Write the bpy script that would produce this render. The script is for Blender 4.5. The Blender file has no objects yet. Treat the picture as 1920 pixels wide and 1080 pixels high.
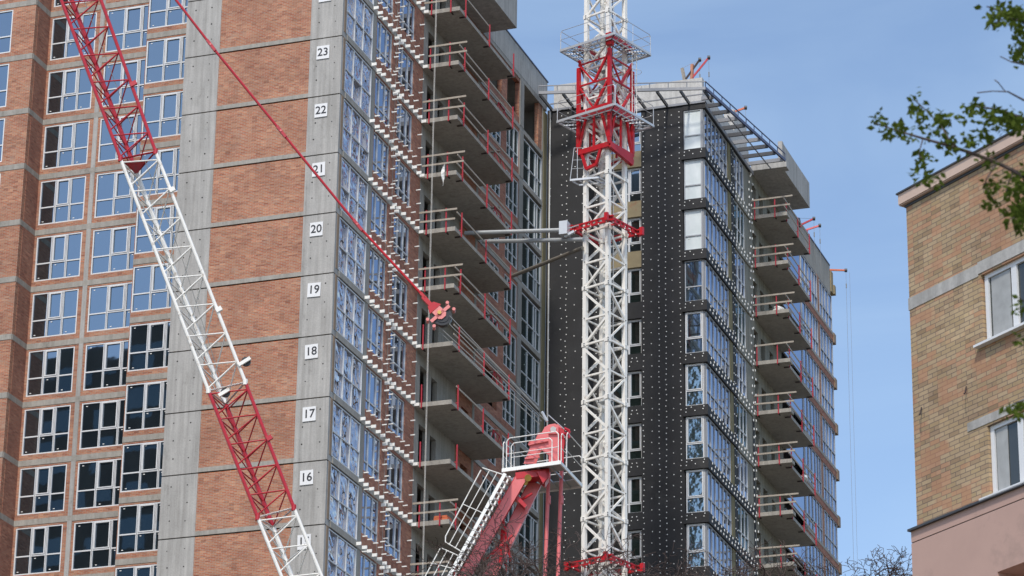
import bpy, math, random
from mathutils import Vector, Matrix
R = math.radians
rnd = random.Random(7)
scene = bpy.context.scene
col = scene.collection

# ------------------------------------------------------------------ camera
CAM = Vector((54.2776, -127.6983, 1.6926))
RT = Vector((0.9433109, 0.3316611, 0.0128606)).normalized()
UP = Vector((0.1112182, -0.3523591, 0.9292328)).normalized()
FW = Vector((-0.3127219, 0.8751251, 0.3692709)).normalized()
FPX = 6138.43
cd = bpy.data.cameras.new('camera')
cam = bpy.data.objects.new('camera', cd); col.objects.link(cam)
m = Matrix((RT, UP, -FW)).transposed().to_4x4(); m.translation = CAM
cam.matrix_world = m
cd.sensor_width = 36; cd.lens = FPX / 1920 * 36
cd.clip_start = 0.5; cd.clip_end = 6000
cd.dof.use_dof = True; cd.dof.focus_distance = 155; cd.dof.aperture_fstop = 9.0
scene.camera = cam
# ------------------------------------------------------------------ world, sun, exposure
SUN_DIR = Vector((0.08, -0.66, 0.86)).normalized()      # towards the sun
w = bpy.data.worlds.new('World'); scene.world = w; w.use_nodes = True
nt = w.node_tree; nt.nodes.clear()
sky = nt.nodes.new('ShaderNodeTexSky'); sky.sky_type = 'NISHITA'; sky.sun_disc = False
sky.sun_elevation = math.asin(SUN_DIR.z); sky.sun_rotation = math.atan2(SUN_DIR.x, SUN_DIR.y)
sky.altitude = 100; sky.air_density = 1.0; sky.dust_density = 1.2; sky.ozone_density = 1.6
bg = nt.nodes.new('ShaderNodeBackground'); bg.inputs[1].default_value = 0.138
wo = nt.nodes.new('ShaderNodeOutputWorld')
tc = nt.nodes.new('ShaderNodeTexCoord'); mp = nt.nodes.new('ShaderNodeMapping'); mp.inputs['Scale'].default_value = (1.2, 1.2, 4.0)
cn = nt.nodes.new('ShaderNodeTexNoise'); cn.inputs['Scale'].default_value = 4.5; cn.inputs['Detail'].default_value = 6; cn.inputs['Distortion'].default_value = 0.8
cr = nt.nodes.new('ShaderNodeValToRGB'); cr.color_ramp.elements[0].position = 0.42; cr.color_ramp.elements[1].position = 0.72
cr.color_ramp.elements[1].color = (0.20, 0.20, 0.20, 1)
mx = nt.nodes.new('ShaderNodeMixRGB'); mx.inputs[2].default_value = (3.9, 5.0, 5.9, 1); cr.color_ramp.elements[0].color = (.04, .04, .04, 1)
L = nt.links.new
L(tc.outputs['Generated'], mp.inputs[0]); L(mp.outputs[0], cn.inputs['Vector']); L(cn.outputs[0], cr.inputs[0])
L(cr.outputs[0], mx.inputs[0]); L(sky.outputs[0], mx.inputs[1]); L(mx.outputs[0], bg.inputs[0]); L(bg.outputs[0], wo.inputs[0])
sd = bpy.data.lights.new('sun', 'SUN'); sd.energy = 2.0; sd.angle = R(6); sd.color = (1, 0.93, 0.83)
so = bpy.data.objects.new('sun', sd); col.objects.link(so)
so.rotation_euler = SUN_DIR.to_track_quat('Z', 'Y').to_euler(); so.location = (0, 0, 150)
scene.view_settings.view_transform = 'Standard'; scene.view_settings.look = 'None'
scene.view_settings.exposure = 0.52; scene.view_settings.gamma = 1
scene.view_settings.use_curve_mapping = False

# ------------------------------------------------------------------ surveying helpers
FH = Vector((FW.x, FW.y, 0)).normalized(); RH = Vector((FH.y, -FH.x, 0))
def ray(px, py): return FW + RT * ((px - 960) / FPX) + UP * ((540 - py) / FPX)
def at(px, py, D):                      # point at horizontal distance D from the surveyor's station
    d = ray(px, py); return CAM + d * (D / d.dot(FH))
def onz(px, py, z):
    d = ray(px, py); return CAM + d * ((z - CAM.z) / d.z)
def onx(px, py, x):
    d = ray(px, py); return CAM + d * ((x - CAM.x) / d.x)
def LV(k): return 60.4 + (k - 20) * 3.0   # underside of the slab above storey k

# ------------------------------------------------------------------ materials
MATS = {}
def newmat(name):
    m = bpy.data.materials.new(name); m.use_nodes = True; t = m.node_tree; t.nodes.clear()
    out = t.nodes.new('ShaderNodeOutputMaterial'); MATS[name] = m
    return m, t, out
def princ(t, out, rough=0.8, metal=0.0):
    p = t.nodes.new('ShaderNodeBsdfPrincipled'); p.inputs['Roughness'].default_value = rough
    p.inputs['Metallic'].default_value = metal; t.links.new(p.outputs[0], out.inputs[0]); return p
def noise(t, vec, scale, detail=4, rough=0.55):
    n = t.nodes.new('ShaderNodeTexNoise'); n.inputs['Scale'].default_value = scale
    n.inputs['Detail'].default_value = detail; n.inputs['Roughness'].default_value = rough
    if vec is not None: t.links.new(vec, n.inputs['Vector'])
    return n.outputs[0]
def ramp(t, fac, stops):
    r = t.nodes.new('ShaderNodeValToRGB'); e = r.color_ramp.elements
    while len(e) < len(stops): e.new(0.5)
    for i, (p, c) in enumerate(stops): e[i].position = p; e[i].color = (*c, 1) if len(c) == 3 else c
    t.links.new(fac, r.inputs[0]); return r.outputs[0]
def mixc(t, fac, a, b, mode='MIX'):
    x = t.nodes.new('ShaderNodeMixRGB'); x.blend_type = mode
    for i, v in ((0, fac), (1, a), (2, b)):
        if hasattr(v, 'node'): t.links.new(v, x.inputs[i])
        elif i == 0: x.inputs[0].default_value = v
        else: x.inputs[i].default_value = (*v, 1)
    return x.outputs[0]
def wpos(t, scale=(1, 1, 1)):
    g = t.nodes.new('ShaderNodeNewGeometry'); mp = t.nodes.new('ShaderNodeMapping'); mp.inputs['Scale'].default_value = scale
    t.links.new(g.outputs['Position'], mp.inputs[0]); return mp.outputs[0]
def opos(t, scale=(1, 1, 1)):
    g = t.nodes.new('ShaderNodeTexCoord'); mp = t.nodes.new('ShaderNodeMapping'); mp.inputs['Scale'].default_value = scale
    t.links.new(g.outputs['Object'], mp.inputs[0]); return mp.outputs[0]
def wallvec(t, ang=0.0):
    """(distance along the wall, height): x+y works for walls square to the axes; ang = wall direction otherwise"""
    g = t.nodes.new('ShaderNodeNewGeometry'); s = t.nodes.new('ShaderNodeSeparateXYZ'); t.links.new(g.outputs['Position'], s.inputs[0])
    a = t.nodes.new('ShaderNodeMath'); a.operation = 'MULTIPLY_ADD'
    b = t.nodes.new('ShaderNodeMath'); b.operation = 'MULTIPLY'
    ca, sa = (1, 1) if ang is None else (math.cos(ang), math.sin(ang))
    t.links.new(s.outputs[1], b.inputs[0]); b.inputs[1].default_value = sa
    t.links.new(s.outputs[0], a.inputs[0]); a.inputs[1].default_value = ca; t.links.new(b.outputs[0], a.inputs[2])
    c = t.nodes.new('ShaderNodeCombineXYZ'); t.links.new(a.outputs[0], c.inputs[0]); t.links.new(s.outputs[2], c.inputs[1])
    return c.outputs[0]
def bump(t, p, h, strength, dist=0.02):
    b = t.nodes.new('ShaderNodeBump'); b.inputs['Strength'].default_value = strength; b.inputs['Distance'].default_value = dist
    t.links.new(h, b.inputs['Height']); t.links.new(b.outputs[0], p.inputs['Normal'])

def brick(name, c1, c2, mortar, ang=None, bw=0.26, rh=0.077, ms=0.011, patch=((0.8, 0.72, 0.7), (1.15, 1.1, 1.05)), third=None, stain=False):
    m, t, out = newmat(name); p = princ(t, out, 0.93)
    v = wallvec(t, ang)
    b = t.nodes.new('ShaderNodeTexBrick'); t.links.new(v, b.inputs['Vector'])
    b.inputs['Color1'].default_value = (*c1, 1); b.inputs['Color2'].default_value = (*c2, 1); b.inputs['Mortar'].default_value = (*mortar, 1)
    b.inputs['Scale'].default_value = 1; b.inputs['Mortar Size'].default_value = ms; b.inputs['Mortar Smooth'].default_value = 0.2
    b.inputs['Brick Width'].default_value = bw; b.inputs['Row Height'].default_value = rh; b.inputs['Bias'].default_value = 0.0
    # brick to brick colour differences
    mp = t.nodes.new('ShaderNodeMapping'); mp.inputs['Scale'].default_value = (1 / bw, 1 / rh, 1); t.links.new(v, mp.inputs[0])
    fl = t.nodes.new('ShaderNodeVectorMath'); fl.operation = 'FLOOR'; t.links.new(mp.outputs[0], fl.inputs[0])
    wn = t.nodes.new('ShaderNodeTexWhiteNoise'); wn.noise_dimensions = '2D'; t.links.new(fl.outputs[0], wn.inputs['Vector']); n1 = wn.outputs['Value']
    colr = mixc(t, 1, b.outputs[0], ramp(t, n1, [(0.0, (0.72, 0.66, 0.66)), (0.2, (0.95, 0.93, 0.93)), (0.8, (1.06, 1.04, 1.02)), (1.0, (1.25, 1.24, 1.2))]), 'MULTIPLY')
    if third:
        n3 = noise(t, wpos(t), 0.8, 3); ad = t.nodes.new('ShaderNodeMath'); ad.operation = 'MULTIPLY_ADD'; t.links.new(wn.outputs['Value'], ad.inputs[0]); ad.inputs[1].default_value = 0.42; t.links.new(n3, ad.inputs[2]); colr = mixc(t, ramp(t, ad.outputs[0], [(0.74, (0, 0, 0)), (0.84, (.6, .6, .6))]), colr, third)
    n2 = noise(t, wpos(t), 0.55, 5)
    colr = mixc(t, 1, colr, ramp(t, n2, [(0.3, patch[0]), (0.72, patch[1])]), 'MULTIPLY')
    if stain:      # lime bloom and mortar smears
        n5 = noise(t, wpos(t, (1, 1, 1.6)), 1.1, 8, 0.72)
        colr = mixc(t, ramp(t, n5, [(0.54, (0, 0, 0)), (0.68, (.42, .42, .42))]), colr, (0.42, 0.33, 0.26))
    t.links.new(colr, p.inputs['Base Color']); bump(t, p, b.outputs['Fac'], -0.6, 0.01)
    return m
brick('brick_red', (0.39, 0.122, 0.062), (0.46, 0.21, 0.115), (0.38, 0.30, 0.24), ms=0.013, patch=((0.78, 0.74, 0.74), (1.14, 1.14, 1.12)), stain=True)
brick('brick_shaded', (0.34, 0.125, 0.078), (0.40, 0.19, 0.12), (0.27, 0.20, 0.17), ms=0.012)  # the red brick with side-face shade put into its colours
WA = math.atan2(-0.6338, 0.7735)
brick('brick_buff', (0.39, 0.295, 0.175), (0.47, 0.365, 0.245), (0.20, 0.16, 0.13), ang=WA, rh=0.083, bw=0.27, ms=0.009,
      patch=((0.84, 0.8, 0.76), (1.1, 1.08, 1.0)), third=(0.42, 0.20, 0.125))

def concrete(name, base, streak=0.35, spots=True, warm=(1.0, 0.97, 0.92)):
    m, t, out = newmat(name); p = princ(t, out, 0.9)
    n1 = noise(t, wpos(t), 0.7, 8, 0.65); n2 = noise(t, wpos(t, (5, 5, 0.25)), 1.0, 5); n3 = noise(t, wpos(t), 14, 3)
    a = tuple(base * 0.72 * x for x in warm); b = tuple(min(1, base * 1.22 * x) for x in warm)
    c = mixc(t, n1, a, b)
    c = mixc(t, streak, c, ramp(t, n2, [(0.33, (0.52, 0.51, 0.48)), (0.5, (.95, .95, .95)), (0.66, (1.35, 1.35, 1.33))]), 'MULTIPLY')
    c = mixc(t, 0.35, c, ramp(t, n3, [(0.3, (0.6, 0.6, 0.6)), (0.6, (1, 1, 1))]), 'MULTIPLY')
    n4 = noise(t, wpos(t, (1, 1, 0.5)), 1.6, 6, 0.7)
    c = mixc(t, 0.5, c, ramp(t, n4, [(0.28, (0.42, 0.41, 0.38)), (0.42, (1, 1, 1)), (0.7, (1.12, 1.12, 1.12))]), 'MULTIPLY')
    t.links.new(c, p.inputs['Base Color']); bump(t, p, n3, 0.25, 0.01)
    return m
concrete('concrete', 0.42, 0.4)
concrete('concrete_slab', 0.37, 0.3, warm=(1.0, 0.94, 0.84))
concrete('concrete_dull', 0.31, 0.3, warm=(1.0, 0.96, 0.88))  # darker concrete tone than the front pilasters
concrete('concrete_pale', 0.55, 0.3)
concrete('concrete_drab', 0.25, 0.5, warm=(1.0, 0.97, 0.82))  # darkest concrete tone, slightly yellowish

def plain(name, c, rough=0.6, metal=0.0, var=0.25, scale=3.0, grime=None, gscale=1.2):
    m, t, out = newmat(name); p = princ(t, out, rough, metal)
    n = noise(t, opos(t), scale, 6)
    lo = tuple(x * (1 - var) for x in c); hi = tuple(min(1, x * (1 + var)) for x in c)
    cc = mixc(t, n, lo, hi)
    if grime:
        n2 = noise(t, wpos(t), gscale, 7, 0.7)
        cc = mixc(t, ramp(t, n2, [(0.56, (0, 0, 0)), (0.70, (0.75, 0.75, 0.75))]), cc, grime)
    t.links.new(cc, p.inputs['Base Color']); bump(t, p, n, 0.1, 0.01)
    return m
plain('frame_white', (0.72, 0.73, 0.74), 0.45, var=0.06)
plain('frame_pale', (0.60, 0.62, 0.64), 0.45, var=0.08)
plain('frame_grey', (0.42, 0.44, 0.47), 0.45, var=0.08)
plain('gasket', (0.02, 0.021, 0.024), 0.6)
plain("membrane", (0.019, 0.019, 0.021), 0.72, var=0.6, scale=0.9, grime=(0.042, 0.041, 0.04), gscale=0.8)
plain('wool', (0.30, 0.245, 0.15), 0.95, var=0.25, grime=(0.30, 0.13, 0.07), gscale=2.0)
plain('wool_green', (0.19, 0.165, 0.09), 0.95, var=0.25)
plain('anchor_white', (0.90, 0.90, 0.87), 0.6, var=0.05)
plain('crane_red', (0.50, 0.014, 0.022), 0.38, var=0.12, grime=(0.30, 0.05, 0.04), gscale=2.2)
plain('boom_red', (0.46, 0.018, 0.032), 0.38, var=0.15, grime=(0.25, 0.02, 0.025), gscale=2.5)
plain('crane_sunlit_pink', (0.72, 0.165, 0.165), 0.42, var=0.10, grime=(0.45, 0.10, 0.08), gscale=3)  # crane red paled to pink: sunlight on front faces put into the colour
plain('block_pink', (0.78, 0.25, 0.23), 0.45, var=0.12, grime=(0.45, 0.12, 0.1), gscale=4)
plain('crane_white', (0.86, 0.84, 0.79), 0.5, var=0.06, grime=(0.36, 0.27, 0.19), gscale=3.2)
plain('steel_grey', (0.42, 0.44, 0.45), 0.5, 0.3, var=0.15)
plain('galvanised', (0.58, 0.60, 0.62), 0.42, 0.4, var=0.12)
plain('steel_dark', (0.075, 0.078, 0.085), 0.5, 0.3, var=0.2)
plain('canopy_grey', (0.27, 0.275, 0.29), 0.5, 0.2, var=0.15)
plain('canopy_blue', (0.10, 0.115, 0.19), 0.5, 0.2, var=0.15)
plain('rope_grey', (0.25, 0.25, 0.24), 0.7)
plain('rope_white', (0.66, 0.64, 0.60), 0.8)
plain('post_red', (0.48, 0.04, 0.06), 0.6, var=0.25, grime=(0.22, 0.06, 0.05), gscale=5)
plain('timber', (0.38, 0.335, 0.28), 0.85, var=0.3, scale=6)
plain('clamp_dark', (0.04, 0.025, 0.025), 0.7)
plain('orange_paint', (0.62, 0.16, 0.07), 0.5)
plain('hoist_rust', (0.52, 0.24, 0.15), 0.7, var=0.3)
plain('tie_dark', (0.19, 0.175, 0.15), 0.7, var=0.35, grime=(0.2, 0.12, 0.07), gscale=3)
plain('tie_rust', (0.30, 0.21, 0.14), 0.8, var=0.35)
plain('plaster_pink', (0.49, 0.325, 0.272), 0.9, var=0.10, scale=1.5, grime=(0.36, 0.25, 0.21), gscale=0.9)
plain('trim_pale', (0.60, 0.45, 0.37), 0.85, var=0.1)
plain('curtain', (0.36, 0.37, 0.37), 0.9, var=0.3, scale=5)
plain('plastic', (0.72, 0.72, 0.70), 0.35, var=0.15)
plain('bark', (0.085, 0.06, 0.052), 0.9, var=0.4, scale=20)
plain('sign_white', (0.80, 0.80, 0.80), 0.5, var=0.03)
plain('sign_ink', (0.03, 0.03, 0.035), 0.5)
plain('hole_dark', (0.03, 0.028, 0.026), 0.9)
plain('drum_black', (0.02, 0.02, 0.022), 0.4)
plain('brass', (0.55, 0.36, 0.10), 0.35, 0.7)
plain('asphalt', (0.05, 0.05, 0.052), 0.9, scale=0.4)
plain('soil', (0.14, 0.12, 0.09), 0.95, scale=0.2, grime=(0.07, 0.10, 0.03), gscale=0.1)
plain('dark_facade', (0.075, 0.07, 0.066), 0.9, var=0.3, scale=0.3)
plain('interior', (0.16, 0.15, 0.14), 0.95, var=0.3)

def glass(name, tint, body, refl, rough=0.02, wave=0.0, wscale=0.6, wdist=0.02, fres=0.5):
    m, t, out = newmat(name)
    g = t.nodes.new('ShaderNodeBsdfGlossy'); g.inputs['Color'].default_value = (*tint, 1); g.inputs['Roughness'].default_value = rough
    d = t.nodes.new('ShaderNodeBsdfDiffuse'); 
    n = noise(t, wpos(t, (1, 1, 0.6)), 0.9, 3); t.links.new(mixc(t, n, tuple(x * .4 for x in body), tuple(x * 1.6 for x in body)), d.inputs['Color'])
    lw = t.nodes.new('ShaderNodeLayerWeight'); lw.inputs[0].default_value = 0.25
    ma = t.nodes.new('ShaderNodeMath'); ma.operation = 'MULTIPLY_ADD'; t.links.new(lw.outputs['Fresnel'], ma.inputs[0])
    ma.inputs[1].default_value = fres; ma.inputs[2].default_value = refl; ma.use_clamp = True
    mx = t.nodes.new('ShaderNodeMixShader'); t.links.new(ma.outputs[0], mx.inputs[0]); t.links.new(d.outputs[0], mx.inputs[1]); t.links.new(g.outputs[0], mx.inputs[2])
    t.links.new(mx.outputs[0], out.inputs[0])
    if wave:
        b = t.nodes.new('ShaderNodeBump'); b.inputs['Strength'].default_value = wave; b.inputs['Distance'].default_value = wdist
        t.links.new(noise(t, wpos(t), wscale, 2, 0.5), b.inputs['Height'])
        t.links.new(b.outputs[0], g.inputs['Normal'])
    return m
glass('glass', (0.66, 0.83, 0.98), (0.012, 0.016, 0.018), 0.33, wave=0.07, wscale=0.9)
glass('glass_side', (0.70, 0.80, 1.0), (0.012, 0.016, 0.022), 0.46, wave=0.06, wscale=0.8)
glass('glass_dark', (0.65, 0.8, 0.85), (0.010, 0.018, 0.017), 0.22, wave=0.04, wscale=1.0)
glass('glass_film', (0.88, 0.90, 1.0), (0.05, 0.05, 0.07), 0.50, rough=0.025, wave=1.0, wscale=0.95, wdist=0.34)
glass('glass_ripple', (0.62, 0.80, 0.92), (0.03, 0.05, 0.055), 0.34, rough=0.04, wave=0.8, wscale=1.8, wdist=0.07)
glass('glass_house', (0.7, 0.75, 0.75), (0.05, 0.053, 0.05), 0.10, wave=0.05)
m, t, out = newmat('pane_white'); p = princ(t, out, 0.25)  # opaque whitish panes, tone mottled at random
n = noise(t, wpos(t, (1, 1, .5)), 1.8, 6)
t.links.new(mixc(t, n, (0.52, 0.60, 0.60), (0.92, 0.95, 0.95)), p.inputs['Base Color'])
m, t, out = newmat('leaf'); 
d = t.nodes.new('ShaderNodeBsdfDiffuse'); tr = t.nodes.new('ShaderNodeBsdfTranslucent'); mx = t.nodes.new('ShaderNodeMixShader'); mx.inputs[0].default_value = 0.35
cc = mixc(t, noise(t, wpos(t), 9, 2), (0.028, 0.055, 0.010), (0.13, 0.165, 0.03))
t.links.new(cc, d.inputs[0]); t.links.new(cc, tr.inputs[0]); t.links.new(d.outputs[0], mx.inputs[1]); t.links.new(tr.outputs[0], mx.inputs[2]); t.links.new(mx.outputs[0], out.inputs[0])

# ------------------------------------------------------------------ mesh building
class MB:
    def __init__(s): s.v = []; s.f = []; s.mi = []; s.cur = 0
    def quadbox(s, c):          # 8 corners: bottom 0-3 ccw from above, top 4-7
        b = len(s.v); s.v += [tuple(x) for x in c]
        for q in ((3, 2, 1, 0), (4, 5, 6, 7), (0, 1, 5, 4), (1, 2, 6, 5), (2, 3, 7, 6), (3, 0, 4, 7)):
            s.f.append(tuple(b + i for i in q)); s.mi.append(s.cur)
    def box(s, x0, x1, y0, y1, z0, z1):
        x0, x1 = min(x0, x1), max(x0, x1); y0, y1 = min(y0, y1), max(y0, y1); z0, z1 = min(z0, z1), max(z0, z1)
        s.quadbox([(x0, y0, z0), (x1, y0, z0), (x1, y1, z0), (x0, y1, z0), (x0, y0, z1), (x1, y0, z1), (x1, y1, z1), (x0, y1, z1)])
        return s
    def bar(s, p, q, a, b=None, up=Vector((0, 0, 1))):   # rectangular bar from p to q
        p = Vector(p); q = Vector(q); b = b or a; d = (q - p)
        if d.length < 1e-6: return s
        d.normalize(); u = up if abs(d.dot(up)) < 0.97 else Vector((0.3, 1, 0)).normalized()
        sx = d.cross(u).normalized() * (a / 2); sy = sx.cross(d).normalized() * (b / 2)
        c = [p - sx - sy, p + sx - sy, p + sx + sy, p - sx + sy, q - sx - sy, q + sx - sy, q + sx + sy, q - sx + sy]
        s.quadbox(c); return s
    def tube(s, p, q, r, r2=None, n=8, cap=True):
        p = Vector(p); q = Vector(q); r2 = r if r2 is None else r2; d = (q - p)
        if d.length < 1e-6: return s
        d.normalize(); u = Vector((0, 0, 1)) if abs(d.z) < 0.95 else Vector((1, 0, 0))
        a = d.cross(u).normalized(); e = d.cross(a); b0 = len(s.v)
        for k in range(n):
            w_ = a * math.cos(2 * math.pi * k / n) + e * math.sin(2 * math.pi * k / n)
            s.v.append(tuple(p + w_ * r)); s.v.append(tuple(q + w_ * r2))
        for k in range(n):
            j = (k + 1) % n; s.f.append((b0 + 2 * k, b0 + 2 * j, b0 + 2 * j + 1, b0 + 2 * k + 1)); s.mi.append(s.cur)
        if cap:
            s.f.append(tuple(b0 + 2 * k for k in range(n))[::-1]); s.mi.append(s.cur)
            s.f.append(tuple(b0 + 2 * k + 1 for k in range(n))); s.mi.append(s.cur)
        return s
    def path(s, pts, r, n=6):
        for a, b in zip(pts, pts[1:]): s.tube(a, b, r, n=n)
        return s
    def prism(s, pts, off):      # polygon extruded by the vector off
        b = len(s.v); n = len(pts); off = Vector(off)
        s.v += [tuple(Vector(p)) for p in pts] + [tuple(Vector(p) + off) for p in pts]
        s.f.append(tuple(range(b, b + n))[::-1]); s.mi.append(s.cur); s.f.append(tuple(range(b + n, b + 2 * n))); s.mi.append(s.cur)
        for i in range(n):
            j = (i + 1) % n; s.f.append((b + i, b + j, b + n + j, b + n + i)); s.mi.append(s.cur)
        return s
    def mesh(s, name, mats, org=Vector((0, 0, 0)), smooth=False):
        me = bpy.data.meshes.new(name)
        me.from_pydata([(x - org.x, y - org.y, z - org.z) for x, y, z in s.v], [], s.f)
        for mm in ([mats] if isinstance(mats, str) else mats): me.materials.append(MATS[mm])
        me.polygons.foreach_set('material_index', s.mi)
        if smooth: me.polygons.foreach_set('use_smooth', [True] * len(s.f))
        me.update(); return me
    def build(s, name, mats, parent=None, origin=None, smooth=False):
        if not s.f: return None
        o_w = Vector(origin) if origin is not None else (wloc(parent) if parent else Vector(s.v[0]))
        o = bpy.data.objects.new(name, s.mesh(name, mats, o_w, smooth)); col.objects.link(o)
        if parent: o.parent = parent; o.location = o_w - wloc(parent)
        else: o.location = o_w
        return o
def wloc(o):
    v = Vector((0, 0, 0))
    while o: v = v + o.location; o = o.parent
    return v
def empty(name, loc): 
    o = bpy.data.objects.new(name, None); col.objects.link(o); o.location = loc; o.empty_display_size = 1; return o
def tag(o, label, cat=None, group=None, kind=None):
    if label: o['label'] = label
    if cat: o['category'] = cat
    if group: o['group'] = group
    if kind: o['kind'] = kind
    return o

# ------------------------------------------------------------------ windows
WCACHE = {}
def window(parent, pos, rz, wd, ht, mull=(), trans=None, sash=(), gm='glass', fm='frame_white', fw=0.062, mw=0.05, split=True, name='window', dep=0.09, sill=True):
    """local x along the wall seen from outside, -y outward, origin bottom left"""
    key = (round(wd, 2), round(ht, 2), tuple(mull), trans, tuple(sash), gm, fm, fw, mw, split, dep)
    if key not in WCACHE:
        f = MB(); g = MB()
        f.box(0, wd, -dep, 0, 0, fw).box(0, wd, -dep, 0, ht - fw, ht).box(0, fw, -dep, 0, fw, ht - fw).box(wd - fw, wd, -dep, 0, fw, ht - fw)
        xs = [fw] + [x for x in mull] + [wd - fw]
        for x in mull:
            f.cur = 0
            f.box(x - mw, x - 0.012 if split else x + mw, -dep, 0, fw, ht - fw)
            if split:
                f.box(x + 0.012, x + mw, -dep, 0, fw, ht - fw); f.cur = 1; f.box(x - 0.012, x + 0.012, -dep + .02, 0, fw, ht - fw)
        f.cur = 0
        for i in range(len(xs) - 1):
            a = xs[i] + (mw if i else 0); b = xs[i + 1] - (mw if i < len(xs) - 2 else 0)
            if trans: f.box(a, b, -dep + .004, 0, trans - 0.032, trans + 0.032)
            if i in sash:
                z0 = (trans + 0.032) if trans else fw; z1 = ht - fw; q = 0.06; y0 = -dep - 0.02
                f.box(a + .02, b - .02, y0, -.01, z0 + .012, z0 + q).box(a + .02, b - .02, y0, -.01, z1 - q, z1 - .012)
                f.box(a + .02, a + .02 + q, y0, -.01, z0 + q, z1 - q).box(b - .02 - q, b - .02, y0, -.01, z0 + q, z1 - q)
                f.cur = 1; f.box(a, a + .018, -dep + .03, 0, z0, z1).box(b - .018, b, -dep + .03, 0, z0, z1); f.cur = 0
            # every pane gets its own faintly different tilt
            zs = [fw, trans, ht - fw] if trans else [fw, ht - fw]
            for z0, z1 in zip(zs, zs[1:]):
                j = [rnd.uniform(-.006, .006) for _ in range(4)]; b0 = len(g.v)
                g.v += [(a, -.035 + j[0], z0), (b, -.035 + j[1], z0), (b, -.035 + j[2], z1), (a, -.035 + j[0] + j[2] - j[1], z1)]
                g.f.append((b0, b0 + 1, b0 + 2, b0 + 3)); g.mi.append(0)
                if rnd.random() < .6 and b - a > .4:
                    g.cur = 1; sx = a + rnd.uniform(.08, .16); sz = z1 - rnd.uniform(.10, .2) if rnd.random() < .7 else z0 + .1; g.box(sx, sx + .09, -.052, -.048, sz, sz + .035); g.cur = 0
        WCACHE[key] = (f.mesh('window_frame', [fm, 'gasket']), g.mesh('glass', [gm, 'anchor_white']))
    fmesh, gmesh = WCACHE[key]
    o = bpy.data.objects.new(name, fmesh); col.objects.link(o); o.parent = parent; o.location = Vector(pos) - wloc(parent); o.rotation_euler = (0, 0, rz)
    g = bpy.data.objects.new('glass', gmesh); col.objects.link(g); g.parent = o
    return o

def tile(mb, axis, c, depth, a0, a1, z0, z1, holes=()):
    """wall between a0..a1, z0..z1 on plane axis=c, thickness depth (signed, inward), leaving rectangular holes"""
    def bx(p0, p1, q0, q1):
        if p1 - p0 < 1e-4 or q1 - q0 < 1e-4: return
        if axis == 'y': mb.box(p0, p1, c, c + depth, q0, q1)
        else: mb.box(c, c + depth, p0, p1, q0, q1)
    cur = a0
    for (h0, h1, y0, y1) in sorted(holes):
        bx(cur, h0, z0, z1); bx(h0, h1, z0, max(z0, y0)); bx(h0, h1, min(z1, y1), z1); cur = h1
    bx(cur, a1, z0, z1)

K0, K1 = 13, 26
# ================================================================== BRICK TOWER
T1 = empty('apartment_tower', (-9, 12, 0))
tag(T1, 'unfinished red brick and concrete tower with storey numbers, left of the white mast', 'building')
slabs = {}
trim = MB()
def piece(name, mat, *boxes):
    q_ = MB()
    for b_ in boxes: q_.box(*b_)
    return q_.build(name, mat, T1)
def tiled(name, mat, *a):
    q_ = MB(); tile(q_, *a); return q_.build(name, mat, T1)
for k in range(K0, K1 + 2):
    z = LV(k); s = MB()
    # front bay
    s.box(-6.3, -1.62, -0.012, 6, z, z + .21)
    s.box(-8.1, -6.3, 0.42, 6, z, z + .28); s.box(-1.62, 0, 0.42, .6, z, z + .28)
    # stepped window bays
    s.box(-11.77, -8.1, 3.13, 9, z, z + .29); s.box(-18.15, -11.77, 4.88, 9, z, z + .29)
    s.box(-30, -18.15, 3.33, 9, z, z + .29)
    s.box(-18.15, -18.128, 3.4, 4.9, z, z + .29)
    # side face
    s.box(-1.6, .03, .6, 4.25, z, z + .30)
    s.box(-5, .02, 4.25, 10.5, z, z + .27)
    if k <= 26: s.box(-5, .018, 10.5, 29.5, z, z + .26)
    s.build('floor_slab', 'concrete_slab', T1)
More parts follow.
